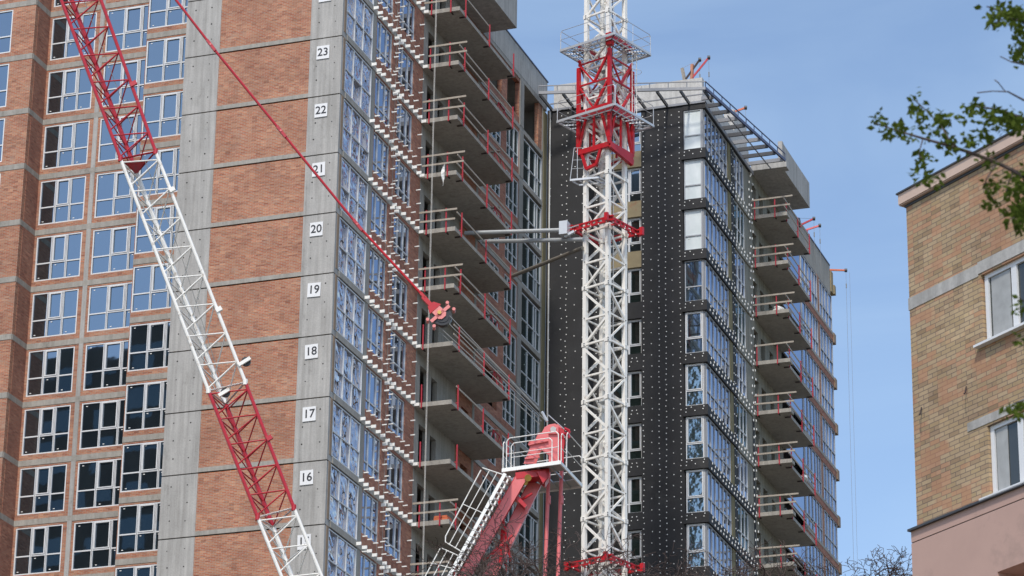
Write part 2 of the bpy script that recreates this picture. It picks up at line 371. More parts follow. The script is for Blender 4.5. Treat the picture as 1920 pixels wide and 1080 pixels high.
for k in range(K0, K1 + 1):
    z = LV(k) + .29; z1 = LV(k + 1) - .055; f = LV(k)
    # concrete pilasters of the front bay with formwork tie holes and seams
    for (x0, x1, cx) in ((-8.1, -6.3, -7.2), (-1.62, 0, -.8)):
        q_ = MB(); q_.box(x0, x1, 0, .4, LV(k), z1); q_.box(x0, x1, -.006, 0, LV(k), LV(k) + .2); q_.box(cx - .008, cx + .008, -.004, 0, LV(k) + .3, z1); q_.cur = 1
        for ix in (-.42, .42):
            for iz in (.55, 1.35, 2.2):
                jx = cx + ix + rnd.uniform(-.04, .04); jz = f + .25 + iz + rnd.uniform(-.05, .05); r_ = rnd.uniform(.026, .042)
                q_.tube((jx, -.004, jz), (jx, .02, jz), r_, n=8)
        q_.build('concrete_pilaster', ['concrete', 'hole_dark'], T1)
    piece('brick_panel', 'brick_red', (-6.3, -1.62, .025, .4, LV(k) + .21, z1))
    # window bays: brick jambs and parapets
    zt = LV(k + 1) - .10
    tiled('brick_wall', 'brick_red', 'y', 4.9, .3, -18.15, -15.30, z, LV(k + 1), [(-18.0, -15.52, f + .55, zt)])
    tiled('brick_wall', 'brick_red', 'y', 4.9, .3, -15.06, -11.77, z, LV(k + 1), [(-14.93, -11.9, f + .55, zt)])
    piece('concrete_post', 'concrete', (-15.30, -15.06, 4.88, 5.2, z, LV(k + 1)))
    tiled('brick_wall', 'brick_red', 'y', 3.15, .3, -11.77, -8.1, z, LV(k + 1), [(-11.74, -8.2, f + .55, zt)])
    tiled('brick_wall', 'brick_red', 'y', 3.35, .3, -30, -18.15, z, LV(k + 1), [(-22.2, -19.42, f + .52, zt)])
    piece('return_wall', 'brick_shaded', (-18.15, -18.13, 3.65, 4.9, z, LV(k + 1)))
    piece('return_wall', 'brick_red', (-11.9, -11.77, 3.45, 4.9, z, LV(k + 1)))
    h = zt - (f + .55)
    window(T1, (-18.0, 5.0, f + .55), 0, 2.48, h, (.85, 1.66), .92, (1,))
    window(T1, (-14.93, 5.0, f + .55), 0, 3.03, h, (1.0, 1.97), .92, (1,))
    window(T1, (-11.74, 3.25, f + .55), 0, 3.54, h, (.97, 1.90, 2.85), .92, (1,))
    if k < 26: window(T1, (-22.2, 3.45, f + .52), 0, 2.78, h + .03, (.95, 1.85), .92, (1,))
    # ---- side face x = 0
    zc = LV(k + 1)
    piece('corner_post', 'concrete_dull', (-.3, 0, .4, .46, z, zc)); trim.box(-.04, .015, .2, .42, z, zc - .01)
    piece('concrete_post', 'concrete_dull', (-.3, 0, 3.8, 4.25, z, zc))
    window(T1, (-.08, .47, f + .32), R(90), 3.3, 2.60, (1.07, 2.14), 1.2, (), 'glass_film', 'frame_pale', .05, .032, False)
    tiled('brick_wall', 'brick_shaded', 'x', 0, -.3, 4.25, 10.5, f + .27, zc, [(4.3, 6.36, f + .87, zc - .04), (7.18, 9.26, f + .89, zc - .13)])
    window(T1, (-.14, 4.3, f + .87), R(90), 2.06, 2.09, (.62, 1.39), .52, (), 'glass_side', 'frame_pale', .05, .035, False)
    window(T1, (-.14, 7.18, f + .89), R(90), 2.08, 1.98, (.62, 1.40), .50, (), 'glass_side', 'frame_pale', .05, .035, False)
    # concrete wall with door openings behind the balcony
    if k < 26:
        tiled('concrete_wall', 'concrete_dull', 'x', 0, -.25, 10.5, 16.1, f + .20, zc, [(11.12, 12.25, f + .32, zc - .6), (12.65, 13.48, f + .95, zc - .68)])
        tiled('brick_wall', 'brick_shaded', 'x', -.02, -.25, 16.1, 18.5, f + .26, zc - .02, [(16.95, 18.0, f + .9, zc - .7)])
        piece('concrete_post', 'concrete_dull', (-.3, .0, 18.5, 18.8, f + .26, zc - .02))
        top = k >= 25
        hs = [(20.2, 22.15, f + .75, zc - .3), (23.05, 25.0, f + .7, zc - .2)]
        tiled('brick_wall', 'brick_shaded', 'x', -.02, -.25, 18.8, 25.05, f + .26, zc - .02, hs)
        piece('concrete_post', 'concrete_dull', (-.3, .04, 25.05, 25.65, f + .26, zc - .02))
        if not top:
            if k != 19: window(T1, (-.12, 20.2, f + .75), R(90), 1.95, 1.95, (.65, 1.3), .5, (), 'glass_dark', 'frame_pale', .05, .03, False)
            window(T1, (-.12, 23.05, f + .7), R(90), 1.95, 2.1, (.55, 1.25), .62, (), 'glass_dark', 'frame_pale', .06, .035, False)
            window(T1, (-.10, 25.7, f + .30), R(90), 3.1, 2.47, (1.1, 2.08, 2.45), 1.0, (), 'glass_dark', 'frame_pale', .06, .035, False)
    if k < 26: piece('concrete_post', 'concrete_dull', (-.3, .02, 28.82, 28.95, f + .26, zc - .02))
trim.build('corner_strip', 'tie_rust', T1)
g_ = MB(); g_.box(-.28, .06, 28.95, 29.5, 36, 78.2); g_.build('insulation_strip', 'wool_green', T1)
# the two unglazed openings of the top storeys: brick piers standing between them
ew = MB(); ew.box(-8, -.32, 29.12, 29.4, 0, 80.1); ew.box(-8, -.32, 22.3, 22.5, LV(25), 78.3); ew.build('end_wall', 'concrete_dull', T1)
piece('brick_pier', 'brick_red', (-.25, -.021, 19.2, 19.9, LV(25) + .26, LV(26) - .02)); piece('brick_pier', 'brick_red', (-.25, -.021, 28.2, 28.8, LV(25) + .26, LV(26) - .02))
par = MB(); par.box(-.3, .03, 19.07, 29.55, 78.66, 80.2); par.box(-.3, .0, 10.5, 19.07, 79.0, 80.2)
par.box(-.3, 0, 0, 10.5, 81.7, 82.4); par.build('roof_parapet', 'concrete', T1)
cp = MB(); cp.box(-.36, .08, 19.07, 29.6, 80.2, 80.27); cp.build('parapet_coping', 'canopy_blue', T1)
core = MB(); core.box(-29, -9, 8.5, 28, 0, 81); core.box(-8.9, -3.4, 6.2, 29, 0, 81); core.build('interior_core', 'interior', T1)
lo = MB(); zl = LV(K0)
lo.box(-8.1, 0, .02, 6, 0, zl).box(-11.77, -8.1, 3.17, 9, 0, zl).box(-18.15, -11.77, 4.92, 9, 0, zl).box(-30, -18.15, 3.37, 9, 0, zl).box(-5, -.01, 6.02, 29.4, 0, zl)
lo.build('lower_storeys', 'brick_red', T1)
# downpipe in the inner corner
dp = MB(); dp.tube((.28, 29.34, 20), (.28, 29.34, 78.3), .045, n=8); dp.build('downpipe', 'rope_white', T1)

# balconies -------------------------------------------------------------------
def clampbox(mb, x, y, z, dx, dy): mb.box(x, x + dx, y, y + dy, z - .07, z - .005)
def balcony(T, k, x0, x1, y0, y1, spec, lip=0.0):
    """cantilevered slab with clamp-on guard posts and timber rails"""
    z = LV(k); s = MB(); s.box(x0, x1, y0, y1, z, z + .19)
    if lip: s.box(x1, x1 + lip, y0, y0 + .6, z, z + .19)
    s.box(x0 + .01, x1 + lip - .02, y0 + .02, y0 + .14, z + .19, z + .23)
    b = s.build('balcony', 'concrete_slab', T)
    fposts, sposts, frails, srails = spec
    wgt = [0]
    def post(x, y, dx, dy, h=1.18):
        p = MB(); lean = rnd.uniform(-.02, .02)
        p.bar((x, y, z - .08), (x + lean, y - lean, z + h), .05, .05); p.bar((x, y, z + .18), (x + dx * .25, y + dy * .25, z + .18), .05, .05)
        p.bar((x, y, z + .30), (x + dx * .12, y + dy * .12, z + .30), .04, .04)
        p.cur = 1; p.bar((x, y, z - .05), (x + dx * .34, y + dy * .34, z - .05), .06, .05)
        p.build('guard_post', ['post_red', 'clamp_dark'], b)
    for fx in fposts: post(x0 + fx, y0 - .05, 0, 1, rnd.uniform(1.12, 1.25))
    for sy in sposts: post(x1 + .05 + (lip if sy < .6 else 0), y0 + sy, -1, 0, rnd.uniform(1.15, 1.3))
    for hz, a, c in frails:
        j = rnd.uniform(-.03, .03); p = MB(); p.bar((x0 + a, y0 - .10, z + hz), (x0 + c, y0 - .10, z + hz + j), .035, .095); p.build('guard_rail', 'timber', b)
    for hz, a, c in srails:
        j = rnd.uniform(-.04, .04); p = MB(); p.bar((x1 + lip * .3, y0 + a, z + hz), (x1 + .0, y0 + c, z + hz + j), .035, .09); p.build('guard_rail', 'timber', b)
    return b
full = ((.38, 1.42), (.75, 4.3, 8.0), ((.62, .1, 2.3), (1.12, .05, 2.35)), ((.62, .05, 8.1), (1.1, .1, 8.0)))
noside = ((.38, 1.42), (.75, 4.3, 8.0), ((.62, .05, 1.9), (1.12, 0, 2.0)), ((1.05, .2, 8.0),))
bare = ((.35,), (.75, 4.3, 8.0), (), ((.62, .1, 4.4), (1.1, .1, 8.0)))
post_only = ((.35,), (.75, 4.3, 8.0), (), ((1.1, .6, 4.4),))
none_ = ((.35,), (.75,), (), ())
t1spec = {26: full, 25: full, 24: full, 23: full, 22: full, 21: noside, 20: full, 19: bare, 18: post_only, 17: none_, 16: full, 15: noside, 14: full, 13: full}
t1spec[25] = ((.38, 1.42), (.75, 4.3, 8.0), ((.62, 0, 1.2),), ((1.1, .3, 4.4),))
t1spec[24] = ((.38, 1.42), (.75, 4.3, 8.0), ((.62, .3, 2.35), (1.12, .3, 2.35)), ((.62, .05, 8.1), (1.1, .1, 8.0)))
for k in range(K0, 26): balcony(T1, k, .02, 1.9, 10.5, 18.8, t1spec[k])
bx = MB(); bx.box(.02, 1.9, 10.5, 19.07, 78.4, 78.6).box(1.72, 1.9, 10.68, 19.07, 78.6, 80.45).box(.04, 1.9, 10.5, 10.68, 78.6, 80.45).box(.04, 1.72, 18.89, 19.07, 78.6, 80.45)
bx.build('roof_balcony', 'concrete', T1)

# facade brackets on the side face ---------------------------------------------
big = [(3.71, .17), (4.32, .15), (4.96, .17), (5.62, .15), (6.21, .13), (6.79, .11), (6.53, -.14), (7.36, .11), (7.08, -.16), (8.03, .12), (8.64, .11), (9.28, .13), (9.9, .09), (10.4, .10)]
thin = [(4.33, .72), (4.96, .72), (5.63, .75), (6.29, .74), (6.57, 1.06), (6.82, 1.36), (6.51, 1.82), (7.14, 1.85), (7.11, 1.05), (6.79, .53), (7.38, .68), (8.05, .71), (8.66, .69), (9.28, .69),
        (9.93, 2.14), (9.98, 1.43), (9.91, .51), (6.49, 2.5), (7.05, 2.5), (6.5, -.5), (6.78, 2.15), (4.4, -.02 + 2.99)]
rest = MB(); nb = 0; bmesh_big = None
def bracket_mesh(h):
    q = MB(); q.box(0, .24, -.025, .025, -h / 2, h / 2); q.box(-.0, .012, -.06, .06, -h / 2 - .02, h / 2 + .02); return q.mesh('facade_bracket', 'anchor_white')
bmB, bmT = bracket_mesh(.15), bracket_mesh(.05)
for k in (23, 24, 22, 21, 20, 19, 18, 17, 16, 15, 25, 14, 13):
    for lst, bm_, h in ((big, bmB, .15), (thin, bmT, .05)):
        for (y, dz) in lst:
            y2 = y + rnd.uniform(-.05, .05); z2 = LV(k) + dz + rnd.uniform(-.03, .03)
            if nb < 100:
                o = bpy.data.objects.new('facade_bracket', bm_); col.objects.link(o); o.parent = T1; o.location = Vector((.03, y2, z2)) - wloc(T1); nb += 1
            else: rest.box(.03, .27, y2 - .025, y2 + .025, z2 - h / 2, z2 + h / 2)
tag(rest.build('facade_bracket', 'anchor_white', T1), None, kind='stuff')
cab = MB(); cab.path([(.06, 6.75, 40), (.05, 6.7, 60), (.06, 6.76, 82)], .012, 5); cab.path([(.05, 6.05, 40), (.06, 6.1, 82)], .01, 5); cab.build('facade_cable', 'rope_grey', T1)

# steel trestles left on some balconies
for k in (24, 23, 22, 20, 19, 18):
    q_ = MB(); z_ = LV(k) + .2; xx = 1.25 + .1 * (k % 2); y_ = 17.6 - .3 * (k % 3)
    for dx in (0, .45):
        for dy in (0, .9): q_.bar((xx + dx, y_ + dy, z_), (xx + .22, y_ + dy, z_ + .85), .035, .035)
    q_.bar((xx + .22, y_ - .05, z_ + .87), (xx + .22, y_ + .95, z_ + .87), .05, .05); q_.bar((xx + .1, y_, z_ + .4), (xx + .1, y_ + .9, z_ + .5), .03, .03)
    q_.cur = 1; q_.box(xx - .1, xx + .4, y_ + .1, y_ + .35, z_ + .9, z_ + .94)
    tag(q_.build('steel_trestle', ['post_red', 'timber'], None), {24: 'topmost red steel trestle at the far end of a brick tower balcony', 23: 'second highest red trestle at the far end of a brick tower balcony', 22: 'third highest red trestle at the far end of a brick tower balcony', 20: 'red trestle on the balcony where the sloping wall tie ends', 19: 'red trestle on the second balcony below the wall ties', 18: 'lowest red trestle at the far end of a brick tower balcony'}[k], 'trestle', 'trestles left on the brick tower balconies')

# storey number plates ----------------------------------------------------------
def text_mesh(s, size):
    c = bpy.data.curves.new('digits', 'FONT'); c.body = s; c.size = size; c.align_x = 'CENTER'; c.align_y = 'CENTER'; c.extrude = 0.004; c.offset = 0.006; c.resolution_u = 4
    o = bpy.data.objects.new('tmp', c); col.objects.link(o); bpy.context.view_layer.update()
    me = bpy.data.meshes.new_from_object(o.evaluated_get(bpy.context.evaluated_depsgraph_get())); bpy.data.objects.remove(o); me.materials.clear(); me.materials.append(MATS['sign_ink']); return me
for n in range(15, 25):
    z = LV(n) - .78 if n != 24 else LV(24) - .78
    t_ = 'highest' if n == 24 else ''
    s = MB(); s.box(-.32, .32, -.012, .012, -.34, .34)
    o = s.build('floor_number_sign', 'sign_white', None, origin=(0, 0, 0)); o.location = (-.93 + rnd.uniform(-.02, .02), -.03, z); o.rotation_euler = (0, rnd.uniform(-.03, .03), 0)
    tag(o, 'white square storey sign reading %d on the concrete strip of the brick tower' % n, 'sign', 'storey number signs on the concrete strip')
    d = bpy.data.objects.new('digits', text_mesh(str(n), .56)); col.objects.link(d); d.parent = o; d.rotation_euler = (R(90), 0, 0); d.location = (0, -.018, 0)

# ================================================================== INSULATED TOWER
T2 = empty('insulated_tower', (4, 45, 0))
tag(T2, 'tower wrapped in black insulation with white dots, behind the white mast', 'building')
XT, YT, YL = 8.665, 30.95, 29.5
mem = MB(); wl = MB(); fr2 = MB(); sp = MB(); c2 = MB()
ZT = 78.45
mem.box(0.065, 2.35, YL, YL + 1.8, 30, ZT); mem.box(2.35, 3.18, YT, YT + .3, 30, ZT)
mem.box(5.08, 7.5, YT, YT + .3, 30, ZT)
for k in range(K0, 26):
    f = LV(k); zc = LV(k + 1)
    # spandrels between the windows beside the mast: bare wool higher up, membrane lower down
    tgt = MB() if k in (23, 24, 25) else mem
    tgt.box(3.18, 5.08, YT, YT + .3, f - .4, f + .55)
    if tgt is not mem: tgt.build('mineral_wool', 'wool', T2)
    window(T2, (3.2, YT + .26, f + .56), 0, 1.86, 2.03, (1.12,), .53, (1,), 'glass' if k > 22 else 'glass_dark', 'frame_white', .055, .045, False)
    # corner window with black spandrel boxes
    gm = 'pane_white' if k >= 23 else ('glass_ripple' if k < 21 else 'glass')
    window(T2, (7.55, YT + .10, f + .22), 0, 1.0, 2.38, (), .86, (0,) if k < 22 else (), gm, 'frame_white' if k < 22 else 'frame_grey', .05, .04, False)
    fr2.box(8.52, XT - .01, YT + .02, YT + .16, f + .21, zc - .40)
    sp.box(7.42, 8.82, YT - .12, YT + .02, f - .38, f + .20); sp.box(7.5, 8.6, YT + .02, YT + .35, f - .38, f + .20)
    sp.box(XT - .05, 8.80, YT + .02, 36.95, f - .38, f + .20)
    (c2 if k >= 20 else sp).box(XT - .05, 8.79, 36.95, 40.2, f - .38, f + .20)
    # long side windows
    window(T2, (XT - .06, 31.1, f + .22), R(90), 4.55, 2.38, (.75, 1.5, 2.3, 3.05, 3.8), .87, (), 'glass_side', 'frame_grey', .05, .03, False)
    window(T2, (XT - .06, 36.97, f + .22), R(90), 2.15, 2.38, (.75, 1.45), .85, (), 'glass_side' if k % 2 else 'glass_dark', 'frame_pale', .05, .03, False)
    # concrete wall with openings behind balcony
    tile(c2, 'x', XT, -.25, 40.25, 47.1, f + .2, zc, [(41.0, 41.9, f + .3, zc - .75), (42.5, 43.45, f + .9, zc - .8), (44.4, 45.2, f + .3, zc - .9)])
    window(T2, (XT - .02, 47.15, f + .1), R(90), 4.75, 2.3, (), None, (), 'glass_side', 'frame_grey', .03, .03, False)
f = LV(26); sp.box(7.5, 8.82, YT - .02, YT + .3, f - .38, ZT - .01); sp.box(XT - .05, 8.80, YT + .3, 40.2, f - .38, ZT - .1)
mem.build('membrane_wall', 'membrane', T2)
sp.build('membrane_spandrel', 'membrane', T2); fr2.build('corner_post', 'canopy_grey', T2)
c2.build('concrete_wall', 'concrete_drab', T2)
gr = MB(); gr.box(XT - .1, XT + .05, 39.15, 40.2, 30, 78.2); gr.build('concrete_strip', 'concrete_drab', T2)
gr = MB(); gr.box(XT - .1, XT + .06, 35.72, 36.28, 30, 78.2); gr.build('insulation_strip', 'wool_green', T2)
mb2 = MB(); mb2.box(XT - .1, XT + .07, 36.3, 36.92, 30, 78.2); mb2.box(XT - .1, XT + .065, 40.2, 40.62, 30, 63.0); mb2.build('membrane_strip', 'membrane', T2)
cor = MB(); cor.box(.1, 8.0, 33.5, 60, 0, 78); cor.build('interior_core', 'interior', T2)
lo = MB(); lo.box(.1, 8.6, 31.4, 33.4, 0, 42); lo.box(8.05, 8.6, 33.5, 59.5, 0, 42); lo.build('lower_storeys', 'membrane', T2)
# far part of the side: storeys with long windows and brick bands
far = MB(); farc = MB(); post2 = MB(); blk = MB()
for k in range(K0, 26):
    f = LV(k)
    far.box(XT - .2, XT + .10, 51.95, 59.6, f - .84, f - .45)
    farc.box(XT - .2, XT + .12, 51.95, 59.6, f - .45, f - .25)
    q_ = MB(); q_.box(XT - .25, XT + .16, 59.6, 60.1, f - .9, f - .25); q_.build('band_end', 'tie_rust', T2)
    if k < 26:
        window(T2, (XT - .02, 52.0, f - .25), R(90), 3.85, 2.41, (.9, 1.7, 2.5, 3.2), .9, (), 'glass_side', 'frame_grey', .05, .03, False)
        window(T2, (XT - .02, 56.4, f - .25), R(90), 3.15, 2.41, (.75, 1.5, 2.25), .9, (), 'glass_side', 'frame_grey', .05, .03, False)
far.build('brick_band', 'brick_shaded', T2); farc.build('concrete_band', 'concrete_slab', T2)
post2.box(XT - .15, XT + .05, 55.87, 56.38, 38, 77.7); post2.build('brick_post', 'brick_red', T2)
pp = MB(); pp.box(XT - .25, XT + .02, 52.0, 59.45, 77.70, 79.6); pp.box(XT - .25, XT + .01, 47.2, 52.0, 77.4, 79.6); pp.build('side_parapet', 'concrete_slab', T2)
cp = MB(); cp.box(XT - .3, XT + .06, 47.2, 59.4, 79.6, 79.68); cp.build('parapet_coping', 'canopy_blue', T2)
wd_ = MB(); wd_.box(XT - .2, XT + .1, 59.47, 59.95, 77.9, 79.3); wd_.box(XT - .15, XT + .18, 59.95, 60.3, 77.9, 78.5); wd_.build('timber_end', 'wool', T2)
# upper set-back wall above the canopy
up = MB(); up.box(.4, 8.62, YT + .06, YT + .4, ZT + .002, 79.95); up.box(.4, 2.3, YL + .1, YT + .05, ZT + .002, 80.0)
up.box(8.2, 8.62, YT + .4, 40.6, ZT - .1, 79.5); up.box(8.0, 8.6, 37.6, 40.3, 79.5, 80.9)
up.build('roof_wall', 'concrete_pale', T2)
t2full = ((.22, 1.42), (.75, 3.3, 6.0), ((.62, 0, 2.35), (1.12, .05, 2.5)), ((.62, .1, 6.1), (1.1, 0, 6.1)))
t2one = ((.22, 1.42), (.75, 3.3, 6.0), ((1.12, .0, 2.4),), ((.62, .1, 6.1), (1.1, 0, 6.1)))
for k in range(K0, 26):
    balcony(T2, k, XT - .05, 10.48, 41.0, 47.2, t2one if k in (16, 22) else t2full, lip=.27)
bx = MB(); bx.box(XT - .05, 10.55, 41.0, 47.2, 78.38, 78.58).box(10.37, 10.55, 41.2, 47.2, 78.58, 80.0).box(XT, 10.37, 47.0, 47.2, 78.58, 79.9).box(10.3, 10.56, 40.9, 41.2, 78.58, 80.05).box(XT, 10.8, 40.85, 40.98, 78.38, 78.75)
bx.box(10.55, 10.8, 40.98, 41.5, 78.38, 78.58)
bx.build('roof_balcony', 'concrete', T2)
# anchors in the membrane
an = MB(); na = 0
def disc(mb, x, y, z, r, ax):
    q = Vector((0, -.02, 0)) if ax == 'y' else Vector((.02, 0, 0)); p = Vector((x, y, z)); mb.tube(p, p + q, r, n=6)
for ci, (x, step) in enumerate(((5.2, .31), (5.66, .62), (6.08, .31), (6.47, .31), (6.86, .62), (7.28, .31))):
    z = 50 + rnd.uniform(0, .3)
    while z < 78.2: disc(an, x + rnd.uniform(-.03, .03), YT, z, .031, 'y'); z += step + rnd.uniform(-.03, .03)
for (x, step) in ((.25, .5), (.95, .62), (1.25, .34), (1.75, .9), (2.2, .55)):
    z = 52 + rnd.uniform(0, .3)
    while z < 78.3: disc(an, x + rnd.uniform(-.05, .05), YL, z, .031, 'y'); z += step + rnd.uniform(-.05, .05)
for (x, step) in ((2.5, .4), (2.95, .5)):
    z = 50
    while z < 78.3: disc(an, x, YT, z, .031, 'y'); z += step + rnd.uniform(-.05, .05)
for k in range(K0, 26):
    f = LV(k)
    for x, dz in ((7.6, -.15), (7.62, .05), (8.1, -.1), (8.55, -.05), (8.6, .1), (7.9, .1)): disc(an, x, YT - .12, f + dz, .031, 'y')
    if k < 22:
        for x, dz in ((3.4, .1), (3.6, -.1), (4.0, .15), (4.5, .1), (4.55, .3), (4.85, .1), (4.8, .3), (4.4, -.15)): disc(an, x, YT, f + dz, .031, 'y')
    for y in (36.4, 36.75):
        for dz in (.4, .9, 1.5, 2.1, 2.5): disc(an, XT + .07, y + rnd.uniform(-.05, .05), f + dz, .04, 'x')
tag(an.build('insulation_anchor', 'anchor_white', T2), None, kind='stuff')
q = MB(); q.box(-.02, .025, -.045, .045, -.06, .06); bm2 = q.mesh('facade_bracket', 'anchor_white')
rest = MB(); nb = 0
for k in list(range(25, K0 - 1, -1)):
    f = LV(k); pts = []
    y = 31.5
    while y < 40.3: pts += [(y, -.2 + rnd.uniform(-.04, .04)), (y + .16, .08 + rnd.uniform(-.04, .04))]; y += .55
    for dz in (.45, .95, 1.4, 1.9, 2.4): pts += [(40.0 + rnd.uniform(-.1, .25), dz), (40.5 + rnd.uniform(-.1, .35), dz + .15)]
    for (y, dz) in pts:
        if nb < 100:
            o = bpy.data.objects.new('facade_bracket', bm2); col.objects.link(o); o.parent = T2; o.location = Vector((8.80, y, f + dz)) - wloc(T2); nb += 1
        else: rest.box(8.79, 8.825, y - .045, y + .045, f + dz - .06, f + dz + .06)
tag(rest.build('facade_bracket', 'anchor_white', T2), None, kind='stuff')
# clutter rails / scaffolding wall behind T2 balconies
# roof canopy: a ring of steel beams with an outer fascia and rail
can = empty('roof_canopy', (6, 30, ZT)); can.parent = T2; can.location = Vector((6, 30, ZT)) - wloc(T2)
P0 = Vector((.3, 27.3, 78.45)); P1 = Vector((9.25, 29.45, 78.40)); P2 = Vector((10.9, 40.2, 78.40))
UZ = Vector((0, 0, 1))
b = MB()
for a_, c_ in ((P0, P1), (P1, P2)):
    b.cur = 0 if a_ is P0 else 1
    b.bar(a_ + UZ * .08, c_ + UZ * .08, .10, .17)
b.build('fascia', ['canopy_grey', 'canopy_blue'], can)
b = MB(); 
for a_, c_ in ((P0, P1), (P1, P2)):
    b.cur = 0 if a_ is P0 else 1
    b.bar(a_ + UZ * .50, c_ + UZ * .50, .05, .05); n_ = 9 if a_ is P0 else 10
    for i in range(n_ + 1):
        p_ = a_.lerp(c_, i / n_); b.bar(p_ + UZ * .16, p_ + UZ * .48, .035, .035)
b.build('rail', ['canopy_grey', 'canopy_blue'], can)
for i in range(8):
    u_ = i / 7 * .985; p_ = P0.lerp(P1, u_ + .004); yy = YL if p_.x < 2.4 else YT
    b = MB(); b.bar(p_, Vector((p_.x, yy, p_.z)), .09, .20); b.build('beam', 'steel_dark', can)
for i in range(10):
    p_ = P1.lerp(P2, (i + 1) / 10.0 * .97)
    b = MB(); b.bar(p_, Vector((XT + .05, p_.y, p_.z)), .10, .22); b.build('beam', 'steel_dark' if i % 3 else 'canopy_grey', can)
for a_, c_ in (((.5, 28.7, ZT - .02), (2.6, 28.7, ZT - .02)), ((4.6, 30.0, ZT - .02), (9.1, 30.0, ZT - .02)), ((9.5, 33, ZT - .1), (9.9, 40.8, ZT - .12))):
    b = MB(); b.bar(a_, c_, .05, .06); b.build('purlin', 'canopy_grey', can)
b = MB(); b.box(XT + .03, XT + .16, YT, 40.9, ZT - .35, ZT - .12); b.box(.3, 2.4, YL - .08, YL - .002, ZT - .1, ZT + .03); b.box(2.4, 8.8, YT - .08, YT - .002, ZT - .1, ZT + .03); b.build('wall_beam', 'canopy_grey', can)

# ================================================================== TOWER CRANE MAST
TH = R(-18.5); E1 = Vector((math.cos(TH), math.sin(TH), 0)); E2 = Vector((-math.sin(TH), math.cos(TH), 0))
S = 1.46; NC = Vector((8.62, 14.05, 0))      # near corner of the mast
MC = NC - E1 * (S / 2) + E2 * (S / 2)
mast = empty('tower_crane_mast', (MC.x, MC.y, 0))
tag(mast, 'white lattice crane mast with red climbing cage and grey work platforms', 'crane')
cor_ = [NC - E1 * S, NC.copy(), NC + E2 * S, NC - E1 * S + E2 * S]
node_z = bp_z = onz
def zof(py, px=1143):       # height on the near leg seen at image row py
    d = ray(px, py); n = Vector((FH.x, FH.y, 0)); t_ = (NC - Vector((CAM.x, CAM.y, 0))).dot(n) / d.dot(n); return CAM.z + d.z * t_
z_node = zof(640) ; PITCH = 2.97
zn0 = z_node - PITCH * 9
for i in range(22):
    za = zn0 + PITCH * i; s = MB()
    for c in cor_:
        o_ = (c - MC); o_.z = 0; o_.normalize(); c2_ = c - o_ * .06
        s.bar((c2_.x, c2_.y, za + .015), (c2_.x, c2_.y, za + PITCH - .015), .20, .20, up=E1)
        s.bar((c2_.x, c2_.y, za + .0), (c2_.x, c2_.y, za + .22), .26, .26, up=E1)
    for j in range(4):
        a_ = cor_[j]; c_ = cor_[(j + 1) % 4]; fl = (j % 2 == 0)
        def V(p, z): return Vector((p.x, p.y, z))
        z0, z1, z2 = za + .12, za + PITCH / 2, za + PITCH - .12
        if fl: 
            s.bar(V(a_, z0), V(c_, z0 + .03), .095); s.bar(V(a_, z0 - .02), V(c_, z1 - .12), .11)
            s.bar(V(c_, z1 - .05), V(a_, z1 - .05), .09); s.bar(V(c_, z1 - .0), V(a_, z2 + .05), .11)
        else:
            s.bar(V(a_, z0), V(c_, z0 - .03), .09); s.bar(V(a_, z0), V(c_, z1), .085); s.bar(V(c_, z1), V(a_, z1 + .03), .08); s.bar(V(c_, z1), V(a_, z2), .11)
        # gusset plates
        for p_, zz in ((c_ if fl else a_, z1), (a_, z0)):
            q_ = (c_ - a_).normalized() * (.11 if p_ is a_ else -.11)
            s.bar(V(p_, zz - .16) + q_, V(p_, zz + .16) + q_, .24, .02, up=(c_ - a_).cross(UZ).normalized())
    # bolts
    s.cur = 1
    for c in cor_[:3]:
        for dz in (.05, .16, PITCH / 2):
            o_ = Vector((FH.x, FH.y, 0)) * -.12; s.bar(V(c, za + dz) + o_, V(c, za + dz) + o_ * 1.15, .05, .05)
    # inner ladder
    s.cur = 0
    lx = MC + E1 * .05 + E2 * .35
    for d_ in (-.2, .2): s.tube(V(lx + E1 * d_, za), V(lx + E1 * d_, za + PITCH), .022, n=5)
    for r_ in range(9): s.tube(V(lx - E1 * .2, za + .15 + r_ * .33), V(lx + E1 * .2, za + .15 + r_ * .33), .013, n=4)
    if i % 2 == 0:
        s.cur = 2; pl = [V(MC - E1 * .5 + E2 * .1, za + .3), V(MC + E1 * .1 + E2 * .1, za + .3), V(MC + E1 * .1 + E2 * .6, za + .3), V(MC - E1 * .5 + E2 * .6, za + .3)]; s.prism(pl, (0, 0, .03))
    s.build('mast_section', ['crane_white', 'drum_black', 'steel_grey'], mast)
# power cable
c_ = MB(); c_.tube((NC.x + .35 * E2.x, NC.y + .35 * E2.y, 30), (NC.x + .3 * E2.x, NC.y + .3 * E2.y, 90), .02, n=5); c_.build('power_cable', 'drum_black', mast)

